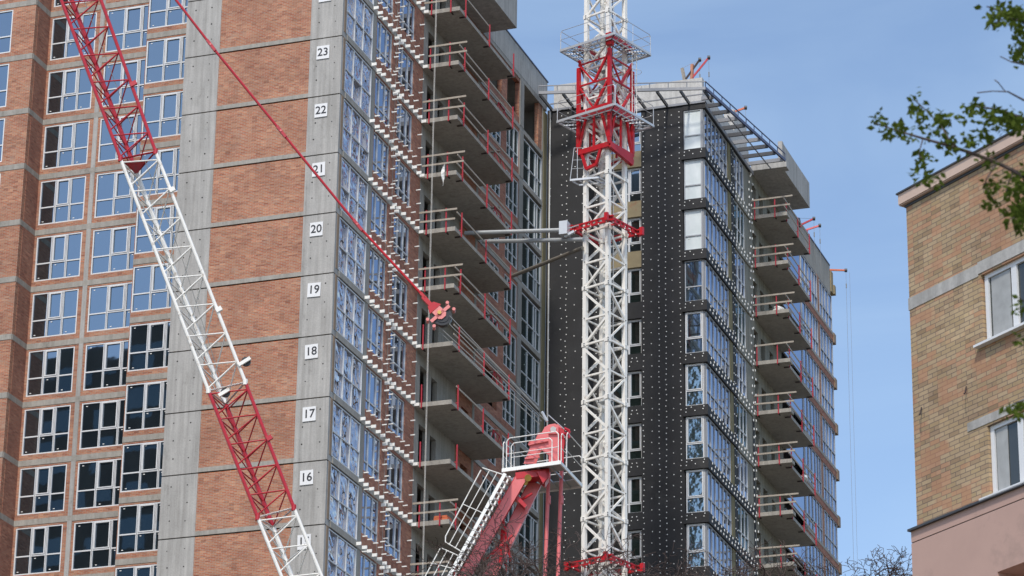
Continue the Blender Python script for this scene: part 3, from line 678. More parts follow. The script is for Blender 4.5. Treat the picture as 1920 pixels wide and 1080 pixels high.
def ring(z, w1, w2, off=0.0):       # rectangle corners round the mast
    return [MC + E1 * sx * w1 / 2 + E2 * sy * w2 / 2 + UZ * z for sx, sy in ((-1, -1), (1, -1), (1, 1), (-1, 1))]
def collar(z, w=2.25):
    s = MB(); r_ = ring(z, w, w)
    for j in range(4):
        a_, c_ = r_[j], r_[(j + 1) % 4]; d_ = (c_ - a_).normalized()
        s.bar(a_ - d_ * .25, c_ + d_ * .25, .12, .09); s.bar(a_ - d_ * .2 + UZ * .22, c_ + d_ * .2 + UZ * .22, .12, .07)
        for t_ in (0, .18, .36, .5, .64, .82, 1): p_ = a_.lerp(c_, t_); s.bar(p_, p_ + UZ * .22, .10, .10)
        s.bar(a_.lerp(c_, .3) + UZ * .03, MC + UZ * z + (a_ - MC - UZ * z).normalized() * .9 + UZ * .03, .08, .08)
        e_ = a_ - d_ * .3; s.bar(e_ - UZ * .1, e_ + UZ * .32, .18, .16)
    s.cur = 1
    for j in range(4):
        for t_ in (.1, .3, .5, .7, .9): p_ = r_[j].lerp(r_[(j + 1) % 4], t_); o_ = (p_ - MC); o_.z = 0; o_.normalize(); s.bar(p_ + o_ * .06 + UZ * -.06, p_ + o_ * .1 + UZ * -.06, .05, .05)
    return s.build('tie_collar', ['crane_red', 'anchor_white'], mast)
collar(zof(418) - .1); collar(zof(1052) - .1)
# wall ties
cz = zof(430)
tieA = at(1063, 430, (Vector((7.0, 15.0, 0)) - CAM).dot(FH)); 
def tie(p, q, r_, mat, name='wall_tie'):
    s = MB(); s.tube(p, q, r_, n=10); return s.build(name, mat, mast)
# two pipes to the balcony slab edge of the brick tower, one sloping
tie(onx(1066, 431, 6.55), onx(872, 437, 1.0), .105, 'steel_grey')
tie(onx(1094, 449, 7.4), onx(905, 453, 1.6), .105, 'steel_grey')
tie(onx(1092, 465, 7.2), onx(962, 517, 2.05), .10, 'tie_dark')
p_ = onx(1059, 429, 6.45); s = MB(); s.box(p_.x - .22, p_.x + .2, p_.y - .25, p_.y + .25, p_.z - .36, p_.z + .34); s.bar((p_.x, p_.y, p_.z - .42), (p_.x + .5, p_.y, p_.z - .2), .14, .12); s.tube((p_.x + .2, p_.y, p_.z), (p_.x + .75, p_.y - .1, p_.z + .06), .03)
s.build('tie_bracket', 'galvanised', mast)

# climbing cage: red frame round the mast
zt0, zt1 = zof(68), zof(296)         # near corner top and bottom
CW = 1.93
cage = MB(); rt_, rb_ = ring(0, CW, CW), ring(0, CW, CW)
def RZ(p, z): return Vector((p.x, p.y, z))
rr = ring(0, CW, CW)
for j, p_ in enumerate(rr):
    cage.bar(RZ(p_, zof(262) if j == 1 else zof(262) - .2), RZ(p_, zt1 + 4.9 + (1.0 if j == 1 else .4)), .17, .17, up=E1)
zA, zB, zC, zD = zof(205) , zof(150), zof(110), zof(84)
zlow = zof(275)
for j in range(4):
    a_, c_ = rr[j], rr[(j + 1) % 4]; md = a_.lerp(c_, .5)
    cage.bar(RZ(a_, zA), RZ(c_, zA), .16, .46); cage.bar(RZ(a_, zlow), RZ(c_, zlow), .15, .26)
    cage.bar(RZ(a_, zB), RZ(c_, zB), .08, .08); cage.bar(RZ(a_, zC), RZ(c_, zC), .07, .07)
    cage.bar(RZ(a_, zA + .15), RZ(a_, zlow), .15, .15, up=E1)
    cage.bar(RZ(a_, zB + .02), RZ(md, zA + .15), .09, .09); cage.bar(RZ(c_, zB + .02), RZ(md, zA + .15), .12, .12)
    cage.bar(RZ(md, zB), RZ(a_, zC + .05), .08, .08); cage.bar(RZ(md, zB), RZ(c_, zC + .3), .11, .11)
    cage.bar(RZ(a_.lerp(c_, .25), zA - .2), RZ(a_, zlow + .1), .10, .10); cage.bar(RZ(a_.lerp(c_, .75), zA - .2), RZ(c_, zlow + .1), .12, .12)
    cage.bar(RZ(md, zA - .2), RZ(md, zlow + .1), .10, .10)
    if j % 2: cage.bar(RZ(a_, zD + .35), RZ(c_, zD + .25), .14, .30)
for j in (1,): p_ = rr[j]; cage.bar(RZ(p_, zof(90)), RZ(p_, zof(68)), .30, .30, up=E1)
cage.build('climbing_cage', 'crane_red', mast)
# bottom bracket of the cage
s = MB(); a_, c_ = rr[0], rr[1]
zq = zof(309); u0, u1 = a_.lerp(c_, .10), a_.lerp(c_, .74)
s.bar(RZ(u0, zlow), RZ(a_.lerp(c_, .26), zq), .12, .13); s.bar(RZ(a_.lerp(c_, .26), zq), RZ(a_.lerp(c_, .58), zq + .1), .12, .16); s.bar(RZ(a_.lerp(c_, .58), zq + .1), RZ(u1, zlow), .12, .13)
s.bar(RZ(rr[1], zlow), RZ(rr[2], zlow - .35), .18, .34)
s.build('cage_shoe', 'crane_red', mast)

def platform(z, w1, w2, rail=1.1, inner=1.5, name='work_platform', cx=Vector((0, 0, 0)), sides=(0, 1, 2, 3)):
    s = MB(); o_ = [p + cx for p in ring(z, w1, w2)]; i_ = [p + cx for p in ring(z, inner, inner)]
    for j in range(4):
        a_, c_ = o_[j], o_[(j + 1) % 4]; s.bar(a_, c_, .06, .13)
        ia, ic = i_[j], i_[(j + 1) % 4]; s.bar(ia, ic, .05, .08)
        for t_ in (.5,): s.bar(a_.lerp(ia, t_), c_.lerp(ic, t_), .04, .05)
        n_ = 6
        for t_ in range(n_ + 1): s.bar(a_.lerp(c_, t_ / n_), ia.lerp(ic, t_ / n_), .04, .06)
    # mesh flooring slats
        s.cur = 1
        for t_ in range(0, 7): u_ = .1 + t_ * .13; s.bar(a_.lerp(ia, u_) + UZ * .045, c_.lerp(ic, u_) + UZ * .045, .035, .012)
        s.cur = 0
    pf = s.build(name, ['galvanised', 'steel_dark'], mast)
    g = MB()
    for j in sides:
        a_, c_ = o_[j], o_[(j + 1) % 4]; u_ = (c_ - a_).normalized()
        pts = [a_ + u_ * .03, a_ + UZ * (rail - .1) + u_ * .03, a_ + UZ * rail + u_ * .12, c_ + UZ * rail - u_ * .12, c_ + UZ * (rail - .1) - u_ * .03, c_ - u_ * .03]
        g.path(pts, .017, 5); g.tube(a_ + UZ * rail * .55, c_ + UZ * rail * .55, .014, n=5)
        g.tube(a_.lerp(c_, .5), a_.lerp(c_, .5) + UZ * rail, .015, n=5)
    g.build('guard_rail', 'galvanised', pf)
    return pf
platform(zof(82) - .02, 3.42, 3.1)
platform(zof(215) - .05, 3.62, 3.3)
# small hanging platform below the left side
zp = zof(330) + .15
s = MB(); c0_ = MC - E1 * .95 - E2 * .95
pA = at(1069, 333, (c0_ - CAM).dot(FH)); pB = at(1123, 317, (c0_ - CAM).dot(FH) - .4)
dirp = (pB - pA); dirp.z = 0; dirp.normalize(); side = E2 * .75
pA.z = pB.z = zof(326)
s.bar(pA, pB, .08, .10); s.bar(pA + side, pB + side, .06, .08)
for t_ in (0, .25, .5, .75, 1): s.bar(pA.lerp(pB, t_), pA.lerp(pB, t_) + side, .04, .06)
hp = s.build('hanging_platform', 'galvanised', mast)
g = MB(); tops = [pA + UZ * 1.75 + dirp * .2, pB + UZ * 1.6]
for p_, q_ in ((pA, tops[0]), (pB, tops[1]), (pA.lerp(pB, .25), pA.lerp(pB, .25) + UZ * 1.7), (pA.lerp(pB, .62), pA.lerp(pB, .62) + UZ * 1.7)): g.tube(p_, q_, .02, n=5)
for t_ in (.35, .62, 1.0): g.tube(pA.lerp(tops[0], t_), pB.lerp(tops[1], t_), .016, n=5)
g.build('guard_rail', 'galvanised', hp)
# caged ladder on the right side of the cage
s = MB(); lb = rr[2] - E1 * .0 + E1 * .18 - E2 * .25
for d_ in (0, .38): s.tube(RZ(lb + E2 * d_, zof(215)), RZ(lb + E2 * d_, zof(84)), .02, n=5)
for i in range(14): z_ = zof(215) + i * .3; s.tube(RZ(lb, z_), RZ(lb + E2 * .38, z_), .012, n=4)
for i in range(5):
    z_ = zof(205) + i * .85; pts = [RZ(lb + E2 * .19 + E2 * .33 * math.cos(a) + E1 * (.33 * math.sin(a) + .05), z_) for a in [R(x) for x in range(-10, 200, 30)]]; s.path(pts, .012, 4)
s.build('caged_ladder', 'crane_white', mast)
# hydraulic motor box
s = MB(); q_ = MC - E1 * .5 + E2 * .3; s.tube(RZ(q_, zof(135)), RZ(q_ + E1 * .5, zof(120)), .22, n=12); s.build('hydraulic_unit', 'steel_grey', mast); s = MB(); s.box(q_.x - .2, q_.x + .3, q_.y - .2, q_.y + .2, zof(172), zof(158)); s.build('control_box', 'steel_grey', mast)

# ================================================================== LUFFING CRANE
DC = 105.0
lc = empty('luffing_crane', at(1000, 1400, DC + 2)); lc.location.z = 0
tag(lc, 'red and white luffing crane with lattice boom leaning left across the brick tower', 'crane')
Lk = [(40, -200), (115.5, 0), (226, 298), (391, 733), (483, 970), (527, 1080), (612, 1290)]
Rk = [(117, -200), (183.5, 0), (291.7, 284.5), (460, 716.7), (551, 952), (603, 1080), (688, 1290)]
Mk = [(60, -200), (131, 0), (256, 324.5), (423, 758), (511.7, 988), (547, 1080), (632, 1290)]
def interp(T, y):
    for (x0, y0), (x1, y1) in zip(T, T[1:]):
        if y <= y1: return x0 + (x1 - x0) * (y - y0) / (y1 - y0)
    return T[-1][0]
DM = DC + 1.25
def Lp(y): return at(interp(Lk, y), y, DC)
def Rp(y): return at(interp(Rk, y), y, DC)
def Mp(y): return at(interp(Mk, y), y, DM)
J = [(-200, -212, -175), (298, 284.5, 324.5), (733, 716.7, 758), (970, 952, 988), (1290, 1276, 1310)]
cm = ['boom_red', 'crane_white', 'boom_red', 'crane_white']
for si in range(4):
    (l0, r0, m0), (l1, r1, m1) = J[si], J[si + 1]; n_ = max(2, round((r1 - r0) / 51.3)); s = MB()
    gap = 1.5
    s.tube(Lp(l0 + gap), Lp(l1 - gap), .062, n=8); s.tube(Rp(r0 + gap), Rp(r1 - gap), .062, n=8); s.tube(Mp(m0 + gap), Mp(m1 - gap), .085, n=8)
    Ln = [Lp(l0 + (l1 - l0) * i / n_) for i in range(n_ + 1)]; Rn = [Rp(r0 + (r1 - r0) * i / n_) for i in range(n_ + 1)]; Mn = [Mp(m0 + (m1 - m0) * i / n_) for i in range(n_ + 1)]
    r_ = .026
    for i in range(n_):
        Rm = Rn[i].lerp(Rn[i + 1], .28); Lm = Ln[i].lerp(Ln[i + 1], .12)
        s.tube(Lm, Rm, r_, n=6); s.tube(Rm, Ln[i + 1].lerp(Ln[i], .08), r_, n=6)
        Mm = Mn[i].lerp(Mn[i + 1], .22)
        s.tube(Rm, Mm, r_, n=6); s.tube(Rm, Mn[i + 1], r_, n=6); s.tube(Lm, Mm, r_, n=6); s.tube(Lm, Mn[i + 1], r_ * .9, n=6)
    s.tube(Ln[-1], Rn[-1], .035, n=6); s.tube(Ln[-1], Mn[-1], .03, n=6); s.tube(Rn[-1], Mn[-1], .035, n=6)
    s.tube(Ln[0], Rn[0], .035, n=6); s.tube(Ln[0], Mn[0], .03, n=6); s.tube(Rn[0], Mn[0], .035, n=6)
    for a_ in (Ln[-1], Rn[-1]): s.tube(a_ - UZ * .1, a_ + UZ * .1, .085, n=8)
    s.build('boom_section', cm[si], lc, smooth=False)
    if si in (0,):        # V plate where the back chord ends
        s = MB(); s.prism([Ln[-1].lerp(Mn[-1], .1), Rn[-1].lerp(Mn[-1], .45), Mn[-1] + UZ * -.05], FH * .03); s.build('joint_plate', cm[si], lc)
def lug(px, py, mat, L_=.45, ang=-.55, wheel=False):
    c = at(px, py, DC - .05); d_ = (RH * math.cos(ang) - UZ * math.sin(ang)); s = MB(); s.bar(c, c + d_ * L_, .10, .16 if not wheel else .12)
    o = s.build('rope_guide', mat, lc)
    if wheel:
        s = MB(); p_ = c + d_ * (L_ * .62) ; s.tube(p_ + FH * .05, p_ + FH * .14, .165, n=18); s.build('sheave', 'drum_black', o)
lug(244, 160, 'boom_red', .25); lug(318, 358, 'crane_white', .2); lug(405, 583, 'crane_white', .22); lug(500, 824, 'boom_red', .2)
lug(447, 685, 'crane_white', .48, -.6, True); lug(410, 742, 'crane_white', .42, -.6, True)
s = MB(); s.path([at(150, -20, DC + .5), at(248, 240, DC + .5), at(340, 480, DC + .5), at(424, 745, DC + .5)], .012, 5); s.build('boom_cable', 'rope_grey', lc)
# pendant bars and block
pd = [at(280, -80, DC), at(330, 0, DC), at(398, 88, DC), at(530, 250, DC), at(673, 425, DC), at(800, 562, DC)]
for i in range(1, 5):
    s = MB(); s.tube(pd[i], pd[i + 1], .048, n=8); d_ = (pd[i + 1] - pd[i]).normalized(); s.bar(pd[i + 1] - d_ * .32, pd[i + 1] + d_ * .2, .13, .10); s.cur = 1
    s.tube(pd[i + 1] - d_ * .1 - FH * .08, pd[i + 1] - d_ * .1 + FH * .08, .04, n=8)
    s.build('pendant_bar', ['boom_red' if i < 4 else 'crane_red', 'crane_sunlit_pink'], lc)
s = MB(); s.tube(pd[0], pd[1], .048); s.build('pendant_bar', 'boom_red', lc)
c = at(824, 589, DC); ax = (at(1035, 800, DC) - at(800, 562, DC)); ax.normalize(); pr = FH.cross(ax).normalized()
blk = empty('pulley_block', c); blk.parent = lc; blk.location = c - wloc(lc)
s = MB()
s.bar(c - ax * .85, c - ax * .3, .14, .16, up=FH); s.prism([c - ax * .45 - pr * .13, c - ax * .45 + pr * .13, c - ax * .2 + pr * .26, c - ax * .2 - pr * .26], FH * -.12)
s.build('shackle', 'crane_red', blk)
s = MB(); o_ = -FH * .14
def R2(u, v): return c + ax * u * .82 + pr * v * .74 + o_
s.prism([R2(-.22, -.24), R2(-.22, .24), R2(.18, .24), R2(.28, .12), R2(.28, -.12), R2(.18, -.24)], FH * .03)
s.prism([R2(-.02, -.58), R2(-.02, .58), R2(.12, .58), R2(.12, -.58)], FH * .035)
for u, v in ((-.12, .62), (.28, .62), (-.12, -.62), (.28, -.62)): s.tube(R2(u, v) , R2(u, v) + FH * .3, .06, n=8)
s.build('cheek_plate', 'block_pink', blk)
s = MB(); s.tube(c + ax * .14 - FH * .08, c + ax * .14 + FH * .16, .34, n=24); s.tube(c + ax * .14 - FH * .10, c + ax * .14 + FH * .2, .24, n=24); s.build('sheave', 'drum_black', blk)
s = MB(); s.tube(R2(0, 0) - FH * .05, R2(0, 0) + FH * .02, .07, n=10); s.build('axle', 'brass', blk)
hd = at(1038, 806, DC)
for i, (a_, e_) in enumerate((((843, 592), (1010, 768)), ((838, 603), (1022, 788)), ((815, 605), (1016, 790)), ((812, 611), (1012, 796)))):
    s = MB(); s.tube(at(*a_, DC + (i - 1.5) * .1), at(*e_, DC + (i - 1.5) * .1), .014, n=5); s.build('hoist_rope', 'rope_grey', lc)
s = MB(); s.path([at(1016, 772, DC), at(1026, 790, DC)], .05); s.path([at(1028, 778, DC + .3), at(1058, 805, DC + .3)], .018); s.build('rope_socket', 'galvanised', lc)
for t_ in range(4): pass
# A-frame head
hf = empty('a_frame', hd); hf.parent = lc; hf.location = hd - wloc(lc)
def pp_(lst, D): return [at(x, y, D) for x, y in lst]
cheek = [(982, 869), (994, 838), (990, 832), (993, 827), (1003, 826), (1009, 812), (1016, 811), (1021, 801), (1029, 796), (1041, 794), (1047, 800), (1047, 866), (1029, 866), (1029, 853), (1015, 843), (1008, 845), (999, 869)]
s = MB(); s.prism(pp_(cheek, DC), FH * .06); s.build('cheek_plate', 'crane_sunlit_pink', hf)
s = MB(); s.prism([at(x + 6, y + 1, DC + .75) for x, y in cheek], FH * .06); s.build('cheek_plate', 'crane_sunlit_pink', hf)
s = MB(); s.tube(at(1041, 830, DC + .12), at(1041, 830, DC + .68), .34, n=24); s.tube(at(1037, 818, DC + .10), at(1037, 818, DC + .70), .26, n=20); s.build('sheave', 'crane_red', hf)
s = MB(); s.prism(pp_([(1047, 800), (1047, 866), (1057, 872), (1058, 806)], DC + .08), FH * .5); s.build('side_plate', 'crane_red', hf)
s = MB(); s.tube(at(1037, 805, DC - .06), at(1037, 805, DC), .10, n=14); s.prism(pp_([(1040, 803), (1043, 801), (1042, 808), (1038, 811), (1037, 809)], DC - .04), FH * .03); s.build('axle_cap', 'plastic', hf)
for a_, b_ in (((991, 834), (1028, 826)), ((984, 860), (1012, 857)), ((1028, 812), (1045, 812))):
    s = MB(); s.bar(at(*a_, DC - .05), at(*b_, DC - .05), .06, .05); s.build('stiffener', 'crane_sunlit_pink', hf)
s = MB(); s.prism(pp_([(966, 886), (1030, 878), (1030, 893), (1022, 905), (1010, 893), (968, 898)], DC + .05), FH * .6)
s.prism(pp_([(1006, 884), (1024, 882), (1026, 896), (1018, 906)], DC - .05), FH * .1); s.build('head_frame', 'crane_red', hf)
s = MB(); s.tube(at(990, 896, DC + .0), at(990, 896, DC + .5), .12, n=12); s.tube(at(985, 905, DC + .1), at(985, 905, DC + .5), .09, n=10); s.build('bearing', 'brass', hf)
for (x0, y0, x1, y1, wd, D0, mt) in ((979, 893, 868, 1085, .36, DC + .1, 'crane_sunlit_pink'), (1004, 905, 908, 1100, .42, DC + .7, 'crane_sunlit_pink')):
    d_ = (at(x1, y1, D0) - at(x0, y0, D0)); e_ = at(x0, y0, D0) + d_ * 1.6
    s = MB(); s.cur = 0; s.bar(at(x0, y0, D0), e_, wd, .07, up=FH); s.cur = 1; nrm = d_.normalized().cross(FH) * (wd / 2)
    s.bar(at(x0, y0, D0 + .12) - nrm, e_ - nrm + FH * .12, .03, .24, up=FH)
    s.bar(at(x0, y0, D0 + .12) + nrm, e_ + nrm + FH * .12, .03, .24, up=FH)
    for i in range(14): q_ = at(x0, y0, D0).lerp(e_, .06 + i * .068); s.bar(q_ - nrm * 1.15, q_ - nrm * .6, .05, .06)
    s.build('leg', [mt, 'crane_red'], hf)
s = MB()
for a_, b_ in (((958, 1052), (935, 935)), ((905, 1052), (962, 1003)), ((940, 1017), (945, 960)), ((970, 942), (998, 925)), ((966, 930), (985, 950)), ((942, 1015), (938, 1058))): s.bar(at(*a_, DC + .5), at(*b_, DC + .3), .07, .07)
s.build('cross_brace', 'crane_red', hf)
s = MB(); s.prism(pp_([(966, 935), (984, 952), (988, 947), (972, 930)], DC + .2), FH * .3); s.build('gusset', 'crane_red', hf)
for (x0, x1) in ((1029, 1021), (1053, 1045)):
    s = MB(); s.tube(at(x0, 880, DC + 1.1), at(x1, 1110, DC + 1.1), .065, n=10); s.tube(at(x0 - .5, 930, DC + 1.1), at(x0 - .8, 945, DC + 1.1), .08, n=10); s.build('back_stay', 'crane_sunlit_pink', hf)
# service platform on the head
zpf = at(1050, 868, DC - .5).z
fA = at(942, 880, DC - .5); fA.z = zpf; fA = onz(942, 882, zpf); fB = onz(1050, 867, zpf); fC = onz(1091, 911, zpf)
e2_ = (fC - fB); fD = fA + e2_
s = MB(); s.bar(fA, fB, .05, .13); s.bar(fB, fC, .05, .12); s.bar(fC, fD, .05, .12); s.bar(fD, fA, .05, .12)
s.cur = 1
for t_ in (.2, .4, .6, .8): s.bar(fA.lerp(fB, t_) - UZ * .02, fD.lerp(fC, t_) - UZ * .02, .05, .06)
s.prism([fA.lerp(fB, .02), fB.lerp(fA, .02), fB.lerp(fC, .32), fA.lerp(fD, .32)], (0, 0, .02)); s.prism([fA.lerp(fD, .72), fB.lerp(fC, .72), fC, fD], (0, 0, .02))
s.build('platform_deck', ['anchor_white', 'steel_grey'], hf)
def loop(mb, a_, b_, h, mid=(.5,), r_=.018, ins=.1):
    u_ = (b_ - a_).normalized(); mb.path([a_, a_ + UZ * (h - ins), a_ + u_ * ins + UZ * h, b_ - u_ * ins + UZ * h, b_ + UZ * (h - ins), b_], r_, 6)
    for q_ in mid: mb.tube(a_ + UZ * h * q_, b_ + UZ * h * q_, r_ * .8, n=5)
s = MB(); loop(s, fA.lerp(fB, .07), fB.lerp(fA, .03), 1.12, (.5,)); loop(s, fA.lerp(fB, .15), fB.lerp(fA, .14), .92, (.45,)); loop(s, fA.lerp(fB, .01), fA.lerp(fD, .5), 1.05)
loop(s, fB.lerp(fC, .05), fB.lerp(fC, .28), 1.1); loop(s, fB.lerp(fC, .3), fC, 1.35, (.5,)); loop(s, fD.lerp(fC, .1), fC, 1.1)
s.build('guard_rail', 'crane_white', hf)
s = MB(); s.path([at(1058, 803, DC + .5), at(1068, 808, DC + .5), at(1064, 818, DC + .5), at(1058, 812, DC + .4)], .05); s.tube(at(1062, 812, DC + .4), at(1066, 822, DC + .4), .08); s.build('rope_clamp', 'boom_red', hf)
# access stair with guard grid along the leg
st = empty('access_stair', at(900, 980, DC - .5)); st.parent = lc; st.location = at(900, 980, DC - .5) - wloc(lc)
DS = DC - .6
s = MB(); s.bar(at(947, 888, DS), at(820, 1120, DS), .11, .05, up=FH); s.bar(at(956, 893, DS + .6), at(829, 1125, DS + .6), .06, .05, up=FH)
for i in range(22):
    u_ = i / 22; a_ = at(948, 893, DS).lerp(at(822, 1122, DS), u_); b_ = at(956, 897, DS + .6).lerp(at(830, 1126, DS + .6), u_)
    s.bar(a_, b_, .10, .03); 
s.build('stair_flight', 'anchor_white', st)
s = MB()
def grid(p00, p01, p10, p11, nv, nh):     # two long edges
    A, B_, C_, D_ = [at(*p, DS) for p in (p00, p01, p10, p11)]
    r_ = .02
    s.path([A.lerp(B_, .03), B_.lerp(A, .06), B_.lerp(D_, .12), D_], r_, 6); s.path([A, C_.lerp(A, .0)], r_, 6)
    for i in range(1, nv): s.tube(A.lerp(C_, i / nv), B_.lerp(D_, i / nv), r_ * .8, n=5)
    for i in range(1, nh): s.tube(A.lerp(B_, i / nh), C_.lerp(D_, i / nh), r_ * .8, n=5)
grid((904, 877), (831, 1014), (946, 891), (865, 1034), 3, 2)
grid((826, 1027), (795, 1085), (862, 1043), (838, 1090), 3, 2)
s.build('guard_grid', 'crane_white', st)

# ================================================================== BRICK HOUSE ON THE RIGHT
WD = Vector((math.cos(WA), math.sin(WA), 0)); WN = Vector((WD.y, -WD.x, 0))    # WN points out of the wall
if WN.dot(CAM - Vector((42.5, -73.5, 0))) < 0: WN = -WN
H0 = Vector((42.53, -73.49, 0))
bh = empty('brick_house', H0 + WD * 3 - WN * 3)
tag(bh, 'older buff brick building with pink plaster below, at the right edge', 'building')
def hb(mb, s0, s1, z0, z1, d0=0.0, d1=-.4):       # box on the wall: s along, z up, d out of the wall
    c = []
    for z in (z0, z1):
        for s_, d_ in ((s0, d0), (s1, d0), (s1, d1), (s0, d1)): c.append(H0 + WD * s_ + WN * d_ + UZ * z)
    mb.quadbox([c[i] for i in (3, 2, 1, 0, 7, 6, 5, 4)] if (WD.cross(-WN)).z < 0 else c)
wins = [(2.05, 21.93, 23.22), (2.03, 19.13, 20.42)]
s = MB(); SE = 9.0
zr = [(19.1, 21.93), (21.93, 25.23)]
def hole_wall(mb, s0, s1, z0, z1, hs):
    cur = z0
    for (a_, b_, c_, d_) in sorted(hs, key=lambda h: h[2]):
        hb(mb, s0, s1, cur, c_); hb(mb, s0, a_, c_, d_); hb(mb, b_, s1, c_, d_); cur = d_
    hb(mb, s0, s1, cur, z1)
hole_wall(s, 0, SE, 19.1, 25.23, [(2.02, 4.4, 19.13, 20.42), (2.02, 4.4, 21.93, 23.22)])
hb(s, 0, .4, 19.1, 25.23, -.401, -9)
s.build('brick_wall', 'brick_buff', bh)
s = MB(); hb(s, -.02, 1.96, 23.22, 23.45, .012, -.05); hb(s, 1.96, 4.6, 23.26, 23.48, .012, -.05); s.build('concrete_lintel', 'concrete', bh)
s = MB(); hb(s, 1.5, 4.6, 20.46, 20.62, .012, -.05); s.build('concrete_lintel', 'concrete', bh)
s = MB(); hb(s, -.10, SE, 25.28, 25.30, .08, -9); hb(s, -.10, SE, 25.30, 25.50, .10, .05); hb(s, -.10, .05, 25.30, 25.50, .05, -9); s.build('roof_edge', 'trim_pale', bh)
s = MB(); hb(s, -.13, SE, 25.50, 25.53, .13, -9); hb(s, -.02, SE, 25.23, 25.28, .02, -.3); s.build('roof_flashing', 'steel_dark', bh)
s = MB(); hb(s, -.1, SE, 17.75, 18.84, .06, -9); hb(s, -.1, SE, 18.86, 19.06, .06, -9); hb(s, -.1, 2.2, 0, 17.75, .06, -9); hb(s, 2.2, SE, 15.0, 17.6, -.6, -9); hb(s, 2.2, SE, 0, 15.0, .06, -9); s.build('plaster_wall', 'plaster_pink', bh)
s = MB(); hb(s, -.13, SE, 19.06, 19.10, .12, -.05); hb(s, -.09, SE, 18.84, 18.86, .045, -8); s.build('ledge', 'steel_dark', bh)
for (s0, z0, z1) in wins:
    f_ = MB(); g_ = MB(); x0 = s0; x1 = 4.38
    for (a_, b_, c_, d_) in ((x0, x1, z0, z0 + .09), (x0, x1, z1 - .08, z1), (x0, x0 + .09, z0 + .09, z1 - .08), (x1 - .09, x1, z0 + .09, z1 - .08), (s0 + .72, s0 + .86, z0 + .09, z1 - .08), (s0 + 1.55, s0 + 1.68, z0 + .09, z1 - .08)): hb(f_, a_, b_, c_, d_, -.06, -.16)
    hb(f_, s0 - .17, x1 + .1, z0 - .05, z0 - .005, .12, -.05)
    o = f_.build('window', 'frame_white', bh)
    hb(g_, x0 + .09, x1 - .09, z0 + .09, z1 - .08, -.10, -.13); g_.build('glass', 'glass_house', o)
    cu = MB()
    hb(cu, s0 + .12, s0 + .42, z0 + .1, z1 - .09, -.085, -.095) if z0 < 20 else hb(cu, s0 + .15, s0 + .66, z0 + .1, z1 - .09, -.085, -.095); cu.build('curtain', 'curtain', o)
    rv = MB(); hb(rv, s0 - .0, s0 + .0 + .001, z0, z1, .0, -.06)
for (px, py) in ((1814, 737), (1730, 776)):
    s = MB(); d = ray(px, py); t_ = ((H0 - CAM).dot(WN)) / d.dot(WN); p_ = CAM + d * t_
    s.path([p_ + UZ * .12 + WN * .02, p_ + WN * .05, p_ - UZ * .05 + WN * .12 + WD * .05, p_ - UZ * .08 + WN * .16 + WD * .12], .012, 5)
    s.build('wall_hook', 'clamp_dark', bh)

# ================================================================== ROOF HOISTS
def roof_hoist(base, elbow, tip, drop, mat, label, post=None, mat2=None):
    o = empty('roof_hoist', base); tag(o, label, 'hoist', 'small jib hoists on the tower roofs')
    s = MB(); s.bar(elbow, tip, .10, .10); s.bar(base, elbow, .14, .14); s.build('jib_arm', mat, o)
    if post is not None: s = MB(); s.bar(base, post, .15, .15); s.bar(post, tip, .012, .012); s.build('rear_post', mat2 or mat, o)
    s = MB(); s.tube(tip - RH * .08, tip + RH * .08, .12, n=12); s.build('pulley', 'steel_dark', o)
    s = MB(); s.tube(tip, tip - UZ * drop, .009, n=5); q_ = tip - UZ * min(drop, .9); s.tube(q_, q_ - UZ * .3, .035, n=6); s.build('hoist_rope', 'rope_grey', o)
    return o
Dr = (Vector((7.5, 33, 0)) - CAM).dot(FH)
roof_hoist(at(1284, 152, Dr), at(1286, 148, Dr), at(1312, 112, Dr), 1.6, 'clamp_dark', 'left of two dark jib hoists above the black tower canopy', at(1279, 128, Dr), 'timber')
roof_hoist(at(1297, 152, Dr), at(1298, 146, Dr), at(1329, 108, Dr), 2.4, 'post_red', 'right of two dark jib hoists above the black tower canopy', at(1298, 121, Dr), 'hoist_rust')
Dq = (Vector((9.5, 41, 0)) - CAM).dot(FH)
roof_hoist(at(1368, 216, Dq), at(1370, 212, Dq), at(1398, 202, Dq), 1.0, 'orange_paint', 'short orange jib hoist beside the sloping canopy rail', None)
Dp = (Vector((9, 52, 0)) - CAM).dot(FH)
roof_hoist(at(1500, 425, Dp), at(1503, 421, Dp), at(1526, 410, Dp), 3.4, 'post_red', 'upper of two jib hoists on the side parapet above the right balconies', at(1497, 409, Dp), 'steel_dark')
Dp = (Vector((9, 54.5, 0)) - CAM).dot(FH)
roof_hoist(at(1512, 436, Dp), at(1512, 431, Dp), at(1537, 423, Dp), 6.0, 'crane_sunlit_pink', 'lower pale red jib hoist on the side parapet above the right balconies')
Dp = (Vector((9, 60.5, 0)) - CAM).dot(FH)
roof_hoist(at(1554, 513, Dp), at(1554, 506, Dp), at(1586, 507, Dp), 42.0, 'orange_paint', 'orange jib hoist at the far roof corner with its long rope')
s = MB(); a_ = at(1590, 510, Dp); s.tube(a_ + RH * .1, a_ - UZ * 40 + RH * .1, .008, n=5); tag(s.build('hanging_rope', 'rope_grey', None), 'thin grey rope hanging beside the far roof corner against the sky', 'rope')

